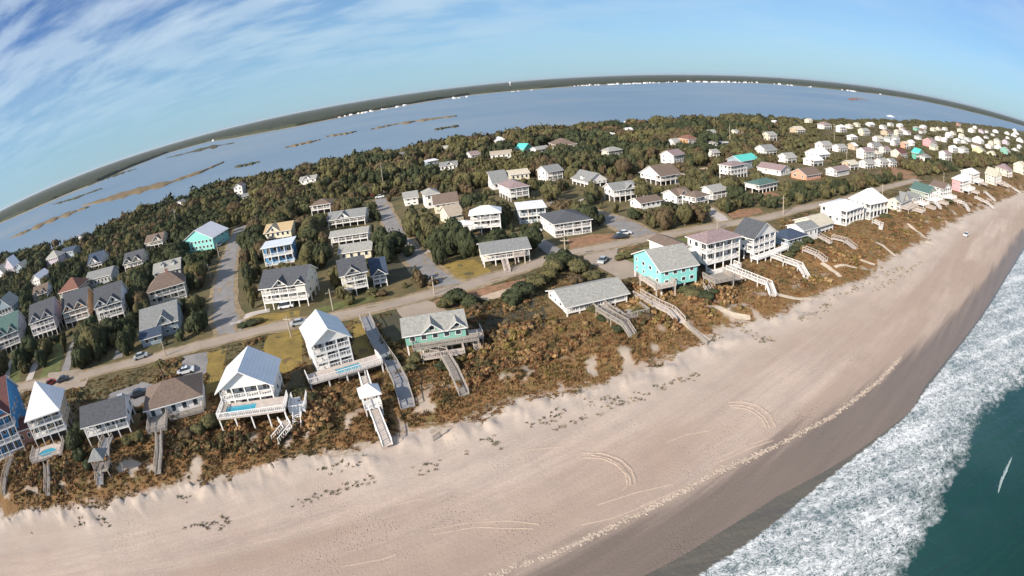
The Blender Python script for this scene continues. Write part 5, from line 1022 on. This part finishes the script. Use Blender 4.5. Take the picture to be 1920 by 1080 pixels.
for pts in ([(805, 995), (880, 980), (960, 977), (1012, 984)], [(812, 1003), (890, 989), (1000, 992)], [(1120, 948), (1190, 925), (1262, 908)], [(1200, 950), (1260, 925), (1310, 905)], [(1090, 985), (1150, 972), (1230, 940)], [(730, 950), (780, 938), (800, 936)], [(640, 1062), (720, 1048), (745, 1040)], [(1250, 830), (1290, 815), (1330, 808)],
            [(1340, 862), (1400, 835), (1440, 822)], [(1345, 868), (1405, 841), (1450, 826)], [(400, 1040), (470, 1020), (520, 1008)], [(960, 700+150), (1010, 842), (1050, 838)]):
    ruts('wheel_mark', pts, .24, .035, 60, .9)
def crest(pts, width, hgt, n=50):
    a = resample(np.array([G(x, y, SEA) for x, y in pts]), n); rs = np.random.RandomState(n)
    for _ in range(6): a[1:-1] = (a[:-2]+2*a[1:-1]+a[2:])/4
    d = np.gradient(a, axis=0); d /= np.hypot(*d.T)[:, None]; nr = np.stack([-d[:, 1], d[:, 0]], 1); rows = []; tp = np.sin(np.linspace(.05, 3.1, n))**.6
    for o, h in ((-1, -.1), (-.5, .6), (0, 1), (.5, .5), (1, -.1)): q = a+nr*(o*width/2*tp*(1+.5*(rs.rand(n)-.5)))[:, None]; rows.append(np.c_[q, SEA+.1+h*hgt*tp*(1+.5*(rs.rand(n)-.5))])
    v = np.concatenate(rows); i = np.arange(4)[:, None]*n+np.arange(n-1)[None]; f = np.stack([i, i+1, i+n+1, i+n], -1).reshape(-1, 4)[:, ::-1]
    obj('wave_crest', np_mesh('wave_crest', v, f, surf('crest_foam', (.34, .42, .40), .6, .6, 4), None, True), sea)
crest([(1898, 858), (1888, 880), (1878, 903), (1872, 926)], .75, .28)
# line of small wave-cut lumps along the high-tide mark
WRK = resample(np.array([GG(x, y)[:2] for x, y in [(900, 1090), (960, 1066), (1050, 1034), (1140, 992), (1280, 922), (1350, 882), (1430, 848), (1500, 812), (1560, 780), (1600, 750), (1645, 716), (1690, 668)]]), 900)
rs = np.random.RandomState(3); mb_v, mb_f = [], []
for k, (x, y) in enumerate(WRK):
    if rs.rand() < .3: continue
    for _ in range(2 if rs.rand() < .8 else 5):
        s = rs.uniform(.05, .2); X = x+rs.normal(0, .26); Y = y+rs.normal(0, .26); z = Hh(X, Y); th = rs.rand()*6; L2 = s*rs.uniform(1, 2.4); c, s_ = math.cos(th), math.sin(th); h = s*rs.uniform(.35, .8); i = len(mb_v)
        mb_v += [(X+c*L2, Y+s_*L2, z), (X-s_*s, Y+c*s, z), (X-c*L2, Y-s_*L2, z), (X+s_*s, Y-c*s, z), (X, Y, z+h)]; mb_f += [(i, i+1, i+4), (i+1, i+2, i+4), (i+2, i+3, i+4), (i+3, i, i+4)]
wr = obj('shell_line', np_mesh('shell_line', np.array(mb_v), np.array(mb_f), surf('shell_sand', (.47, .38, .30), .9, .45, 2.5))); wr['kind'] = 'stuff'; tag(wr, 'broken line of shells and lumpy sand along the high-tide mark', 'shells')

# ------------------------------------------------------------------ foliage
def leaf(name, base, tintvar=True, hi=1.0):
    m, t, b = newmat(name); pos = N(t, 'ShaderNodeNewGeometry').outputs['Position']; n = N(t, 'ShaderNodeTexNoise', i_Scale=1.1, i_Detail=3.0, i_Roughness=.7); L(t, pos, n.inputs[0])
    k = ramp(t, n.outputs[0], [(.3, .68), (.7, 1.35)])
    if base is None: a = N(t, 'ShaderNodeAttribute', attribute_name='tint'); c = a.outputs['Vector']
    else: c = base
    o = N(t, 'ShaderNodeMix', data_type='RGBA', blend_type='MULTIPLY'); o.inputs[0].default_value = 1
    if base is None: L(t, c, o.inputs[6])
    else: o.inputs[6].default_value = (*base, 1)
    L(t, k.outputs[0], o.inputs[7]); L(t, o.outputs[2], b.inputs['Base Color']); b.inputs['Roughness'].default_value = .85; b.inputs['Specular IOR Level'].default_value = .15; MATS[name] = m; return m
SPEC = dict(darkgreen=(.044, .052, .025), olive=(.090, .082, .037), rust=(.092, .067, .037), yellow=(.098, .088, .037), green=(.068, .072, .033), straw=(.22, .155, .07))
LEAF = {k: leaf('leaves_'+k, v) for k, v in SPEC.items()}; LEAFT = leaf('leaves_mixed', None); BARK = surf('bark', (.13, .10, .075), .95, .3, 2)
def ico(sub):
    import bmesh
    bm = bmesh.new(); bmesh.ops.create_icosphere(bm, subdivisions=sub, radius=1); v = np.array([q.co[:] for q in bm.verts]); f = np.array([[w_.index for w_ in q.verts] for q in bm.faces]); bm.free(); return v, f
ICO2, ICO1 = ico(2), ico(1)
def crown(seed, nlob, nleaf, ls, flat=.62, sub=ICO2):
    """unit crown (radius 1, base at 0): lumpy lobes plus leaf clumps standing off them; triangles only"""
    rs = np.random.RandomState(seed); V, Fc = [], []; off = 0; lobes = []
    for k in range(nlob):
        a = rs.rand()*6.28; r = rs.uniform(.25, .72) if k else 0; s = rs.uniform(.22, .5) if k else .6; lobes.append((r*math.cos(a), r*math.sin(a), flat*rs.uniform(.55, 1.15)+(.1 if k else .15), s))
    for (lx, ly, lz, s) in lobes:
        v, f = sub; q = v*s*np.array([1, 1, .74]); n = 1+.22*(np.sin(q[:, :1]*9+seed)+np.sin(q[:, 1:2]*8+seed*2)+np.sin(q[:, 2:]*10))/2; q = q*n+np.array([lx, ly, lz]); V.append(q); Fc.append(f+off); off += len(q)
    k = nleaf; L_ = np.array(lobes)[rs.randint(0, nlob, k)]; d = rs.normal(size=(k, 3)); d[:, 2] = np.abs(d[:, 2])*.9-.25; d /= np.linalg.norm(d, axis=1)[:, None]
    c = L_[:, :3]+d*L_[:, 3:]*np.array([1, 1, .76])*rs.uniform(.9, 1.26, (k, 1)); t1 = np.cross(d, rs.normal(size=(k, 3))); t1 /= np.linalg.norm(t1, axis=1)[:, None]; t2 = np.cross(d, t1)+d*rs.uniform(-.6, .6, (k, 1)); s = ls*rs.uniform(.5, 1.25, (k, 1))
    q = np.stack([c+t1*s, c-t1*s*.6+t2*s*.8, c-t1*s*.5-t2*s*.9], 1).reshape(-1, 3); V.append(q); Fc.append(np.arange(len(q)).reshape(-1, 3)+off)
    v = np.concatenate(V); v[:, 2] -= .12; return v, np.concatenate(Fc)
def trunk_mesh(seed):
    rs = random.Random(seed); q = MB(); q.cyl(0, 0, -.15, .45, .09, .055, 6)
    for k in range(4): a = k*1.6+rs.random(); q.bar((0, 0, .3+.05*k), (.36*math.cos(a), .36*math.sin(a), .62), .06)
    return q.mesh('trunk', BARK)
TRK = [trunk_mesh(k) for k in range(3)]
CRN = {}
def crown_mesh(sp, k):
    if (sp, k) not in CRN: v, f = crown(k*3+1, 11, 1000, .105); CRN[(sp, k)] = np_mesh('crown', v, f, LEAF[sp])
    return CRN[(sp, k)]
CN = dict(darkgreen='dark green', olive='olive', rust='rust-brown', yellow='yellow-olive', green='mid-green', straw='straw-coloured')
TREES = []
def tree_thing(x, y, z, r, h, sp, kind, label, group, k):
    o = empty(kind, (x, y, z), random.uniform(0, 6.28)); o.scale = (r, r, h*1.02); tag(o, label, 'shrub' if 'shrub' in kind else 'tree', group)
    if 'shrub' not in kind: obj('trunk', TRK[k % 3], o)
    c = obj('crown', crown_mesh(sp, k % 8), o); return o
# where trees grow: everywhere inland except on roads, lots, houses and the view just in front of a house
gs = 4.5; ys = np.arange(60, 1500, gs); xs = np.arange(-760, 1900, gs); X, Y = np.meshgrid(xs, ys); X, Y = X.ravel(), Y.ravel(); rs = np.random.RandomState(8)
X = X+rs.uniform(-.45, .45, X.size)*gs; Y = Y+rs.uniform(-.45, .45, Y.size)*gs; D = np.hypot(X, Y); keep = rs.rand(X.size) < np.clip(380/D, .0, 1)**1.1
pr = PA(np.c_[X, Y, np.full(X.size, 2.)]); keep &= (pr[:, 0] > -60) & (pr[:, 0] < 1980) & (pr[:, 1] > 100); X, Y, D, pr = X[keep], Y[keep], D[keep], pr[keep]
w_, d_, e_ = fields(X, Y); MW = np.array([GG(x, y)[:2] for x, y in MAIN]); MW = np.concatenate([[MW[0]-cdir*500], MW, [MW[-1]+cdir*4000]]); md = sdist(X, Y, MW)
ok = (e_ > 9) & (d_ > 26) & (md > 6)
PX, PY = pr[:, 0], pr[:, 1]
scrub = sstep(1380, 1560, PX)*(1)            # the far right is lower, more open scrub
ok &= rs.rand(X.size) > scrub*.5
thick = np.zeros(X.size, bool)
for pg in THICK: thick |= inpoly(X, Y, pg)
scrub = np.where(thick, np.minimum(scrub, .45), scrub); okt = (e_ > 9) & (md > 5) & thick; ok |= okt
dens = fbm(X/38, Y/38, 61, 3); ok &= ~(~thick & (dens < .49) & (rs.rand(X.size) < .72) & (PX > 480) & (e_ > 60))
for pg in BLOCK: ok &= ~inpoly(X, Y, pg)
HS = np.ones(X.size)
for h_ in HOUSES:
    c = np.array(h_['c']); dc = math.hypot(*c); u = -c/dc; n = np.array([-u[1], u[0]]); rx, ry = X-c[0], Y-c[1]; al, la = rx*u[0]+ry*u[1], rx*n[0]+ry*n[1]
    ok &= ~inpoly(X, Y, h_['poly'])
    slope = CAMH/dc; reach = min(38, h_['r']+6/slope)
    front = (np.abs(la) < h_['r']+2.8) & (al > 0) & (al < reach)
    lim = np.clip((al-h_['r'])*slope/5.5, .16, 1); HS = np.where(front, np.minimum(HS, lim), HS); ok &= ~(front & (al < h_['r']+2.5)) 
ok &= HS > .2
X, Y, D, PX, PY, scrub, HS, dens, d_, md = [q[ok] for q in (X, Y, D, PX, PY, scrub, HS, dens, d_, md)]; n = X.size
Rr = (1.5+3.5*rs.rand(n)**1.8)*(1-.42*scrub)*np.clip(D/300, 1, 2.1); Ht = (3.0+.75*Rr+2.2*rs.rand(n)+1.2*(dens-.5))*(1-.58*scrub); Ht *= HS**.8; Rr *= np.clip(HS**.5, .5, 1)
col = fbm(X/34, Y/34, 71, 3)+rs.normal(0, .06, n); left = sstep(700, 200, PX)
spn = np.where(col < .41, 'darkgreen', np.where(col < .54, 'olive', np.where(col < .57, 'green', np.where(col < .65, 'rust', 'yellow')))); rr = rs.rand(n)
spn = np.where((rr < .42*left), 'darkgreen', spn); spn = np.where((scrub > .5) & ((spn == 'rust') | (spn == 'darkgreen')), 'olive', spn)
Z = height(X, Y); order = np.argsort(D/Rr); LAB = {}
def rel_label(x, y, z, sp, kind):
    px, py = P((x, y, z+2)); h_ = min(HOUSES, key=lambda q: math.hypot(q['P'][0]-px, (q['P'][1]-py)*1.5)); dx, dy = px-h_['P'][0], py-h_['P'][1]
    rel = ('right of' if dx > 0 else 'left of') if abs(dx) > abs(dy)*1.4 else ('behind' if dy < 0 else 'in front of')
    return '%s %s %s the %s' % (CN[sp], kind, rel, h_['short'])
def place(x, y, z, r, h, sp, k, kind=None, extra=None):
    kind = kind or ('dune_shrub' if h < 2.6 else 'live_oak'); kn = 'shrub' if 'shrub' in kind else ('tree' if kind == 'live_oak' else kind.replace('_', ' '))
    lb = extra or rel_label(x, y, z, sp, kn); o = tree_thing(x, y, z, r, h, sp, kind, lb, None, k); LAB.setdefault(lb, []).append(o)
random.seed(3)
# single shrubs and trees seen on their own: picture position, radius, height, colour
for k, (px, py, r, h, sp, kind) in enumerate([(860, 568, 3.2, 3.0, 'darkgreen', None), (838, 576, 2.2, 2.2, 'olive', None), (884, 572, 2.4, 2.4, 'darkgreen', None), (896, 582, 1.8, 1.8, 'rust', None), (1058, 500, 4.2, 4.2, 'darkgreen', 'live_oak'), (1040, 512, 3.2, 3.6, 'olive', 'live_oak'), (1085, 512, 3.4, 3.4, 'olive', 'live_oak'),
        (1005, 540, 3.0, 3.2, 'olive', 'live_oak'), (982, 560, 3.2, 3.6, 'darkgreen', 'live_oak'), (960, 570, 2.8, 3.0, 'darkgreen', 'live_oak'), (1030, 528, 3.0, 3.0, 'yellow', None), (1110, 524, 2.6, 2.4, 'olive', None), (1080, 532, 2.4, 2.4, 'rust', None), (1175, 484, 1.8, 1.6, 'olive', None), (1195, 480, 2.2, 1.8, 'rust', None),
        (1218, 478, 2.0, 1.5, 'olive', None), (1160, 488, 1.6, 1.4, 'yellow', None), (640, 560, 1.6, 3.0, 'olive', 'live_oak'), (655, 570, 1.6, 2.4, 'yellow', None), (790, 528, 2.4, 2.0, 'olive', None), (812, 534, 2.0, 1.8, 'rust', None), (770, 480, 2.6, 3.4, 'green', 'live_oak'), (744, 475, 2.8, 3.6, 'olive', 'live_oak'), (718, 555, 1.8, 1.6, 'rust', None),
        (700, 553, 1.8, 1.8, 'olive', None), (880, 470, 2.0, 1.8, 'olive', None), (850, 480, 2.2, 1.8, 'darkgreen', None), (1520, 444, 2.2, 2.2, 'olive', None), (1502, 466, 2.6, 2.2, 'green', None), (1490, 474, 2.2, 1.8, 'darkgreen', None), (1515, 456, 2.0, 1.8, 'darkgreen', None), (470, 608, 2.4, 1.2, 'darkgreen', None), (484, 605, 2.0, 1.1, 'olive', None), (456, 612, 2.0, 1.0, 'darkgreen', None),
        (145, 842, 2.4, 4.0, 'darkgreen', 'live_oak'), (154, 862, 2.0, 2.6, 'darkgreen', 'live_oak'), (160, 826, 2.2, 4.6, 'darkgreen', 'live_oak'), (170, 880, 1.8, 2.0, 'darkgreen', None), (398, 800, 2.2, 2.4, 'olive', None), (375, 812, 2.0, 1.8, 'olive', None), (350, 822, 1.8, 1.6, 'rust', None), (262, 826, 1.8, 1.8, 'yellow', None), (240, 832, 1.6, 1.6, 'olive', None),
        (60, 860, 1.8, 1.6, 'rust', None), (560, 745, 2.4, 1.8, 'olive', None), (580, 752, 1.8, 1.4, 'yellow', None), (655, 640, 1.0, 1.2, 'olive', None), (780, 680, 2.0, 1.8, 'olive', None), (770, 694, 1.6, 1.4, 'olive', None), (830, 690, 1.6, 1.4, 'darkgreen', None), (1108, 585, 1.6, 1.4, 'olive', None), (1130, 600, 1.6, 1.4, 'darkgreen', None), (1160, 620, 1.6, 1.3, 'darkgreen', None),
        (1200, 592, 2.0, 1.6, 'olive', None), (1215, 600, 1.6, 1.4, 'rust', None), (1300, 556, 2.4, 1.7, 'olive', None), (1322, 560, 2.2, 1.6, 'darkgreen', None), (1288, 548, 2.0, 1.6, 'green', None), (1340, 552, 1.8, 1.2, 'darkgreen', None), (1345, 530, 2.0, 1.2, 'olive', None), (740, 680, 1.8, 1.6, 'darkgreen', None), (1480, 480, 2.0, 1.3, 'green', None), (1660, 408, 3, 1.4, 'green', None), (1780, 380, 3, 1.6, 'green', None)]):
    p = GG(px, py); place(p[0], p[1], p[2]-.1, r, h, sp, k, kind)
# the sunlit palm by the main road
def palm(px, py, h, label):
    p = GG(px, py); root = empty('palm_tree', p); tag(root, label, 'palm'); q = MB(); q.cyl(0, 0, -.3, h, .22, .16, 8); build(q, 'trunk', BARK, root)
    for k in range(16):
        a = k*.39*2+.2; el = .5-.09*(k % 5)*2.2; q = MB(); pr_ = None; L_ = 2.0
        for j in range(7):
            t = j/6; x = L_*t; z = h+.2+L_*(el*t-.75*t*t); w = .34*math.sin(math.pi*min(1, t+.12))+.03; c, s = math.cos(a), math.sin(a); cur = ((x*c-w*s, x*s+w*c, z-.1), (x*c, x*s, z+.05), (x*c+w*s, x*s-w*c, z-.1))
            if pr_: q.face([pr_[0], pr_[1], cur[1], cur[0]]); q.face([pr_[1], pr_[2], cur[2], cur[1]])
            pr_ = cur
        build(q, 'frond', LEAF['yellow'], root)
palm(309, 712, 4.5, 'sunlit yellow-green palm beside the main road near the drives'); palm(166, 772, 5.0, 'pale-fronded palm behind the dark grey ranch'); palm(641, 562, 3.2, 'small palm in the bed of the cream three-storey house'); palm(1476, 372, 3.6, 'lone palm in the scrub left of the coral brick house')
NI = 0; used = np.zeros(n, bool)
for i_ in order:
    if NI >= 225: break
    if PX[i_] < -10 or PX[i_] > 1925: continue
    used[i_] = True; NI += 1; place(X[i_], Y[i_], Z[i_]-.2, Rr[i_], Ht[i_], spn[i_], int(i_))
for lb, os_ in LAB.items():
    if len(os_) > 1:
        for o in os_: o['group'] = lb+', a clump'
# all the rest of the maritime wood reads as one mass
def mass(name, X, Y, Z, Rr, Ht, tint, protos, mat, label, cat, pk):
    rs = np.random.RandomState(len(X)); VV, FF, TT = [], [], []; off = 0; an = rs.rand(len(X))*6.28
    for k, (v, f) in enumerate(protos):
        ix = np.nonzero(pk == k)[0]
        if not len(ix): continue
        c, s = np.cos(an[ix])[:, None], np.sin(an[ix])[:, None]; x = v[None, :, 0]*c-v[None, :, 1]*s; y = v[None, :, 0]*s+v[None, :, 1]*c
        q = np.stack([x*Rr[ix][:, None]+X[ix][:, None], y*Rr[ix][:, None]+Y[ix][:, None], np.broadcast_to(v[None, :, 2], x.shape)*Ht[ix][:, None]+Z[ix][:, None]], -1).reshape(-1, 3)
        ff = (f[None]+(np.arange(len(ix))*len(v))[:, None, None]).reshape(-1, 3)+off; VV.append(q); FF.append(ff); TT.append(np.repeat(tint[ix], len(v), axis=0)); off += len(q)
    o = obj(name, np_mesh(name, np.concatenate(VV), np.concatenate(FF), mat, dict(tint=np.concatenate(TT)))); o['kind'] = 'stuff'; tag(o, label, cat); return o
u = ~used; tint = np.array([SPEC[s] for s in spn])*rs.uniform(.78, 1.22, (n, 1))
p1 = [crown(50+k, 6, 150, .17, sub=ICO1) for k in range(5)]; p2 = [crown(80+k, 4, 60, .26, sub=ICO1) for k in range(5)]
mass('maritime_woods', X[u], Y[u], Z[u]-.3, Rr[u], Ht[u], tint[u], p1+p2, LEAFT, 'dense mixed maritime woods and thickets filling the ground between the houses', 'woods', np.where(D[u] < 380, rs.randint(0, 5, u.sum()), 5+rs.randint(0, 5, u.sum())))
print('trees', n, 'single', NI)

# ------------------------------------------------------------------ dune scrub, sea oats and far ground cover (uncountable)
def tuft(seed, n=14, wide=.30):
    rs = np.random.RandomState(seed); a = rs.rand(n)*6.28; r = rs.rand(n)**.6; x, y = r*np.cos(a)*.8, r*np.sin(a)*.8; t = rs.rand(n)*6.28; h = rs.uniform(.5, 1.05, n)*(1-.45*r); lx, ly = rs.normal(0, .3, n)+x*.4, rs.normal(0, .3, n)+y*.4; w = wide*rs.uniform(.6, 1.3, n)
    v = np.stack([np.stack([x-np.cos(t)*w, y-np.sin(t)*w, np.full(n, -.12)], 1), np.stack([x+np.cos(t)*w, y+np.sin(t)*w, np.full(n, -.12)], 1), np.stack([x+lx, y+ly, h], 1)], 1).reshape(-1, 3)
    return v, np.arange(3*n).reshape(-1, 3)
def mound(seed): return crown(seed, 3, 40, .26, .5, ICO1)
rs = np.random.RandomState(21)
N_ = 150000; az = rs.uniform(R(-66), R(72), N_); lr = np.exp(rs.uniform(math.log(45), math.log(1300), N_)); X, Y = lr*np.sin(az), lr*np.cos(az); D = lr
w_, d_, e_ = fields(X, Y); md = sdist(X, Y, MW); reach = np.clip(55+D*.02, 0, 80)
edge = (fbm(X/6, Y/6, 91, 4)-.5)*7
ok = (d_+edge > .8) & (e_ > 12) & (gapf(X, Y, d_) < .45) & ((md < -5) | (D > 280)) & (rs.rand(N_) < np.where(D < 280, 1, .6))
for pg in BLOCK: ok &= ~inpoly(X, Y, pg)
for h_ in HOUSES: ok &= ~inpoly(X, Y, h_['poly'])
X, Y, D, d_, md = X[ok], Y[ok], D[ok], d_[ok], md[ok]; n = X.size
patchn = fbm(X/9, Y/9, 93, 3); big = (patchn > .56) & (d_ > 6); farr = sstep(170, 260, D); hgt = np.where(big, rs.uniform(.5, 1.3, n), rs.uniform(.3, .75, n))*(1-.6*farr)*np.clip(d_/6, .5, 1)*np.where(md > -14, .55, 1); rad = np.where(big, rs.uniform(.45, 1.05, n), rs.uniform(.3, .7, n))*np.clip(D/130, 1, 4)
k = fbm(X/6, Y/6, 95, 3)+rs.normal(0, .12, n); C = np.array([(.175, .090, .042), (.23, .135, .062), (.27, .18, .09), (.125, .088, .040), (.085, .070, .032), (.16, .12, .04)])
ci = np.where(k < .31, 4, np.where(k < .39, 3, np.where(k < .51, 0, np.where(k < .62, 1, np.where(k < .72, 2, 5))))); inland = d_ > 34
ci = np.where(inland & (rs.rand(n) < .35), np.where(rs.rand(n) < .5, 3, 4), ci); ci = np.where((D > 300) & (md > 0) & (rs.rand(n) < .8), np.where(rs.rand(n) < .7, 3, 4), ci)
tint = C[ci]*rs.uniform(.7, 1.25, (n, 1)); Z = height(X, Y); pr = [tuft(s) for s in range(5)]+[mound(200+s) for s in range(4)]
pk = np.where(big & (rs.rand(n) < .7), 5+rs.randint(0, 4, n), rs.randint(0, 5, n))
mass('dune_scrub', X, Y, Z, rad, hgt, tint, pr, LEAFT, 'rust, straw and olive scrub covering the dune between the houses and the sand', 'dune scrub', pk)
# thin lines of young sea oats on the open sand at the dune foot
rs = np.random.RandomState(5); OAT = [[(545, 948), (575, 940), (605, 930), (640, 918), (700, 905)], [(1010, 815), (1060, 795), (1110, 778), (1180, 752), (1240, 728), (1310, 700)], [(1430, 640), (1460, 628)], [(20, 995), (60, 1000), (80, 985)], [(140, 985), (180, 972), (230, 990)], [(360, 990), (440, 975)], [(920, 830), (930, 836)],
    [(1380, 598), (1420, 640), (1448, 636)], [(330, 935), (370, 925), (400, 915)], [(1560, 560), (1600, 540), (1640, 520), (1690, 500)], [(990, 800), (1050, 775), (1150, 745)], [(1640, 545), (1700, 510), (1740, 480)], [(600, 880), (660, 870), (700, 862)], [(1500, 600), (1560, 572)], [(780, 890), (850, 860), (900, 835)]]
pts = []
for l_ in OAT:
    a = np.array([GG(x, y)[:2] for x, y in l_]); ln = np.hypot(*np.diff(a, axis=0).T).sum(); m_ = int(ln*2.2)+8; q = resample(a, m_); g = fbm(q[:, 0]/4, q[:, 1]/4, 17, 3) > .42; q = q[g]; pts.append(q+rs.normal(0, .7, q.shape))
q = np.concatenate(pts); n = len(q)
mass('sea_oats', q[:, 0], q[:, 1], height(q[:, 0], q[:, 1]), rs.uniform(.18, .5, n), rs.uniform(.18, .5, n), np.array([(.20, .175, .12), (.15, .135, .095), (.30, .24, .16)])[rs.randint(0, 3, n)], pr[:5], LEAFT, 'thin broken lines of young sea oats on the pale sand at the dune foot', 'sea oats', rs.randint(0, 5, n))
print('scrub', X.size)

# ------------------------------------------------------------------ cottages along the far shore
rs = np.random.RandomState(12); FSR = []
for x0, x1, cnt in ((400, 470, 16), (540, 770, 46), (845, 890, 6), (960, 1000, 5), (1075, 1270, 50), (1285, 1440, 34), (1450, 1520, 10), (1570, 1650, 8)):
    for k in range(cnt):
        px = rs.uniform(x0, x1); py = np.interp(px, [0, 111, 259, 370, 481, 640, 788, 936, 1084, 1280, 1428, 1576, 1687, 1798, 1920], [419, 372, 308, 272.5, 246, 219.5, 193, 174, 161, 153.5, 156, 170, 182, 200, 232])
        p = G(px, py, SEA); u_ = p/np.hypot(*p); FSR.append((p+u_*rs.uniform(12, 110), px))
q = MB(); w2 = MB()
w2.box(-7, 7, -5, 5, 0, 7); roof_shape(q, w2, -7, 7, -5, 5, 7, 'gx', .5, .6, .3); FW, FR = w2.mesh('wall', Mw('white')), q.mesh('roof', [Mr('grey'), TRIM]); FR2 = FR.copy(); FR2.materials[0] = Mr('white'); FR3 = FR.copy(); FR3.materials[0] = Mr('brown')
for k, (p, px) in enumerate(FSR):
    o = empty('shore_cottage', (p[0], p[1], SEA+.3), R(rs.uniform(-20, 40))); s = rs.uniform(.4, .9)*np.clip(math.hypot(*p)/3300, .8, 1.7); o.scale = (s, s, s*rs.uniform(.8, 1.3)); obj('wall', FW, o); obj('roof', (FR, FR2, FR3)[rs.randint(0, 3)], o)
    side = 'left' if px < 800 else ('middle' if px < 1280 else 'right'); tag(o, {'left': 'tiny white cottage on the far shore across the marshy left sound', 'middle': 'tiny white waterfront house on the far shore behind the open sound', 'right': 'tiny white waterfront house on the distant right part of the far shore'}[side], 'house', 'houses on the %s part of the far shore' % side)
p = G(957, 163, SEA); u_ = p/np.hypot(*p); p = p+u_*400; o = empty('water_tower', (p[0], p[1], SEA)); tag(o, 'white water tower rising over the far shore forest', 'water tower'); q = MB(); q.cyl(0, 0, 0, 36, 3, 3, 12); build(q, 'column', TRIM, o)
q = MB(); [q.cyl(0, 0, z0, z1, r0, r1, 16) for z0, z1, r0, r1 in ((34, 38, 3, 9), (38.01, 45, 9, 9), (45.01, 49, 9, 3))]; build(q, 'tank', TRIM, o)

# ------------------------------------------------------------------ thin sea air
hz = MB(); hz.box(-95000, 95000, -95000, 95000, -12, 90); m = bpy.data.materials.new('sea_air'); m.use_nodes = True; t = m.node_tree; t.nodes.clear()
pv = N(t, 'ShaderNodeVolumePrincipled'); pv.inputs['Color'].default_value = (.80, .88, .95, 1); pv.inputs['Density'].default_value = .000022; pv.inputs['Anisotropy'].default_value = .2
L(t, pv.outputs[0], N(t, 'ShaderNodeOutputMaterial').inputs['Volume']); hz = build(hz, 'haze', m); hz['kind'] = 'stuff'; tag(hz, 'thin pale haze over the far water and shore', 'haze')
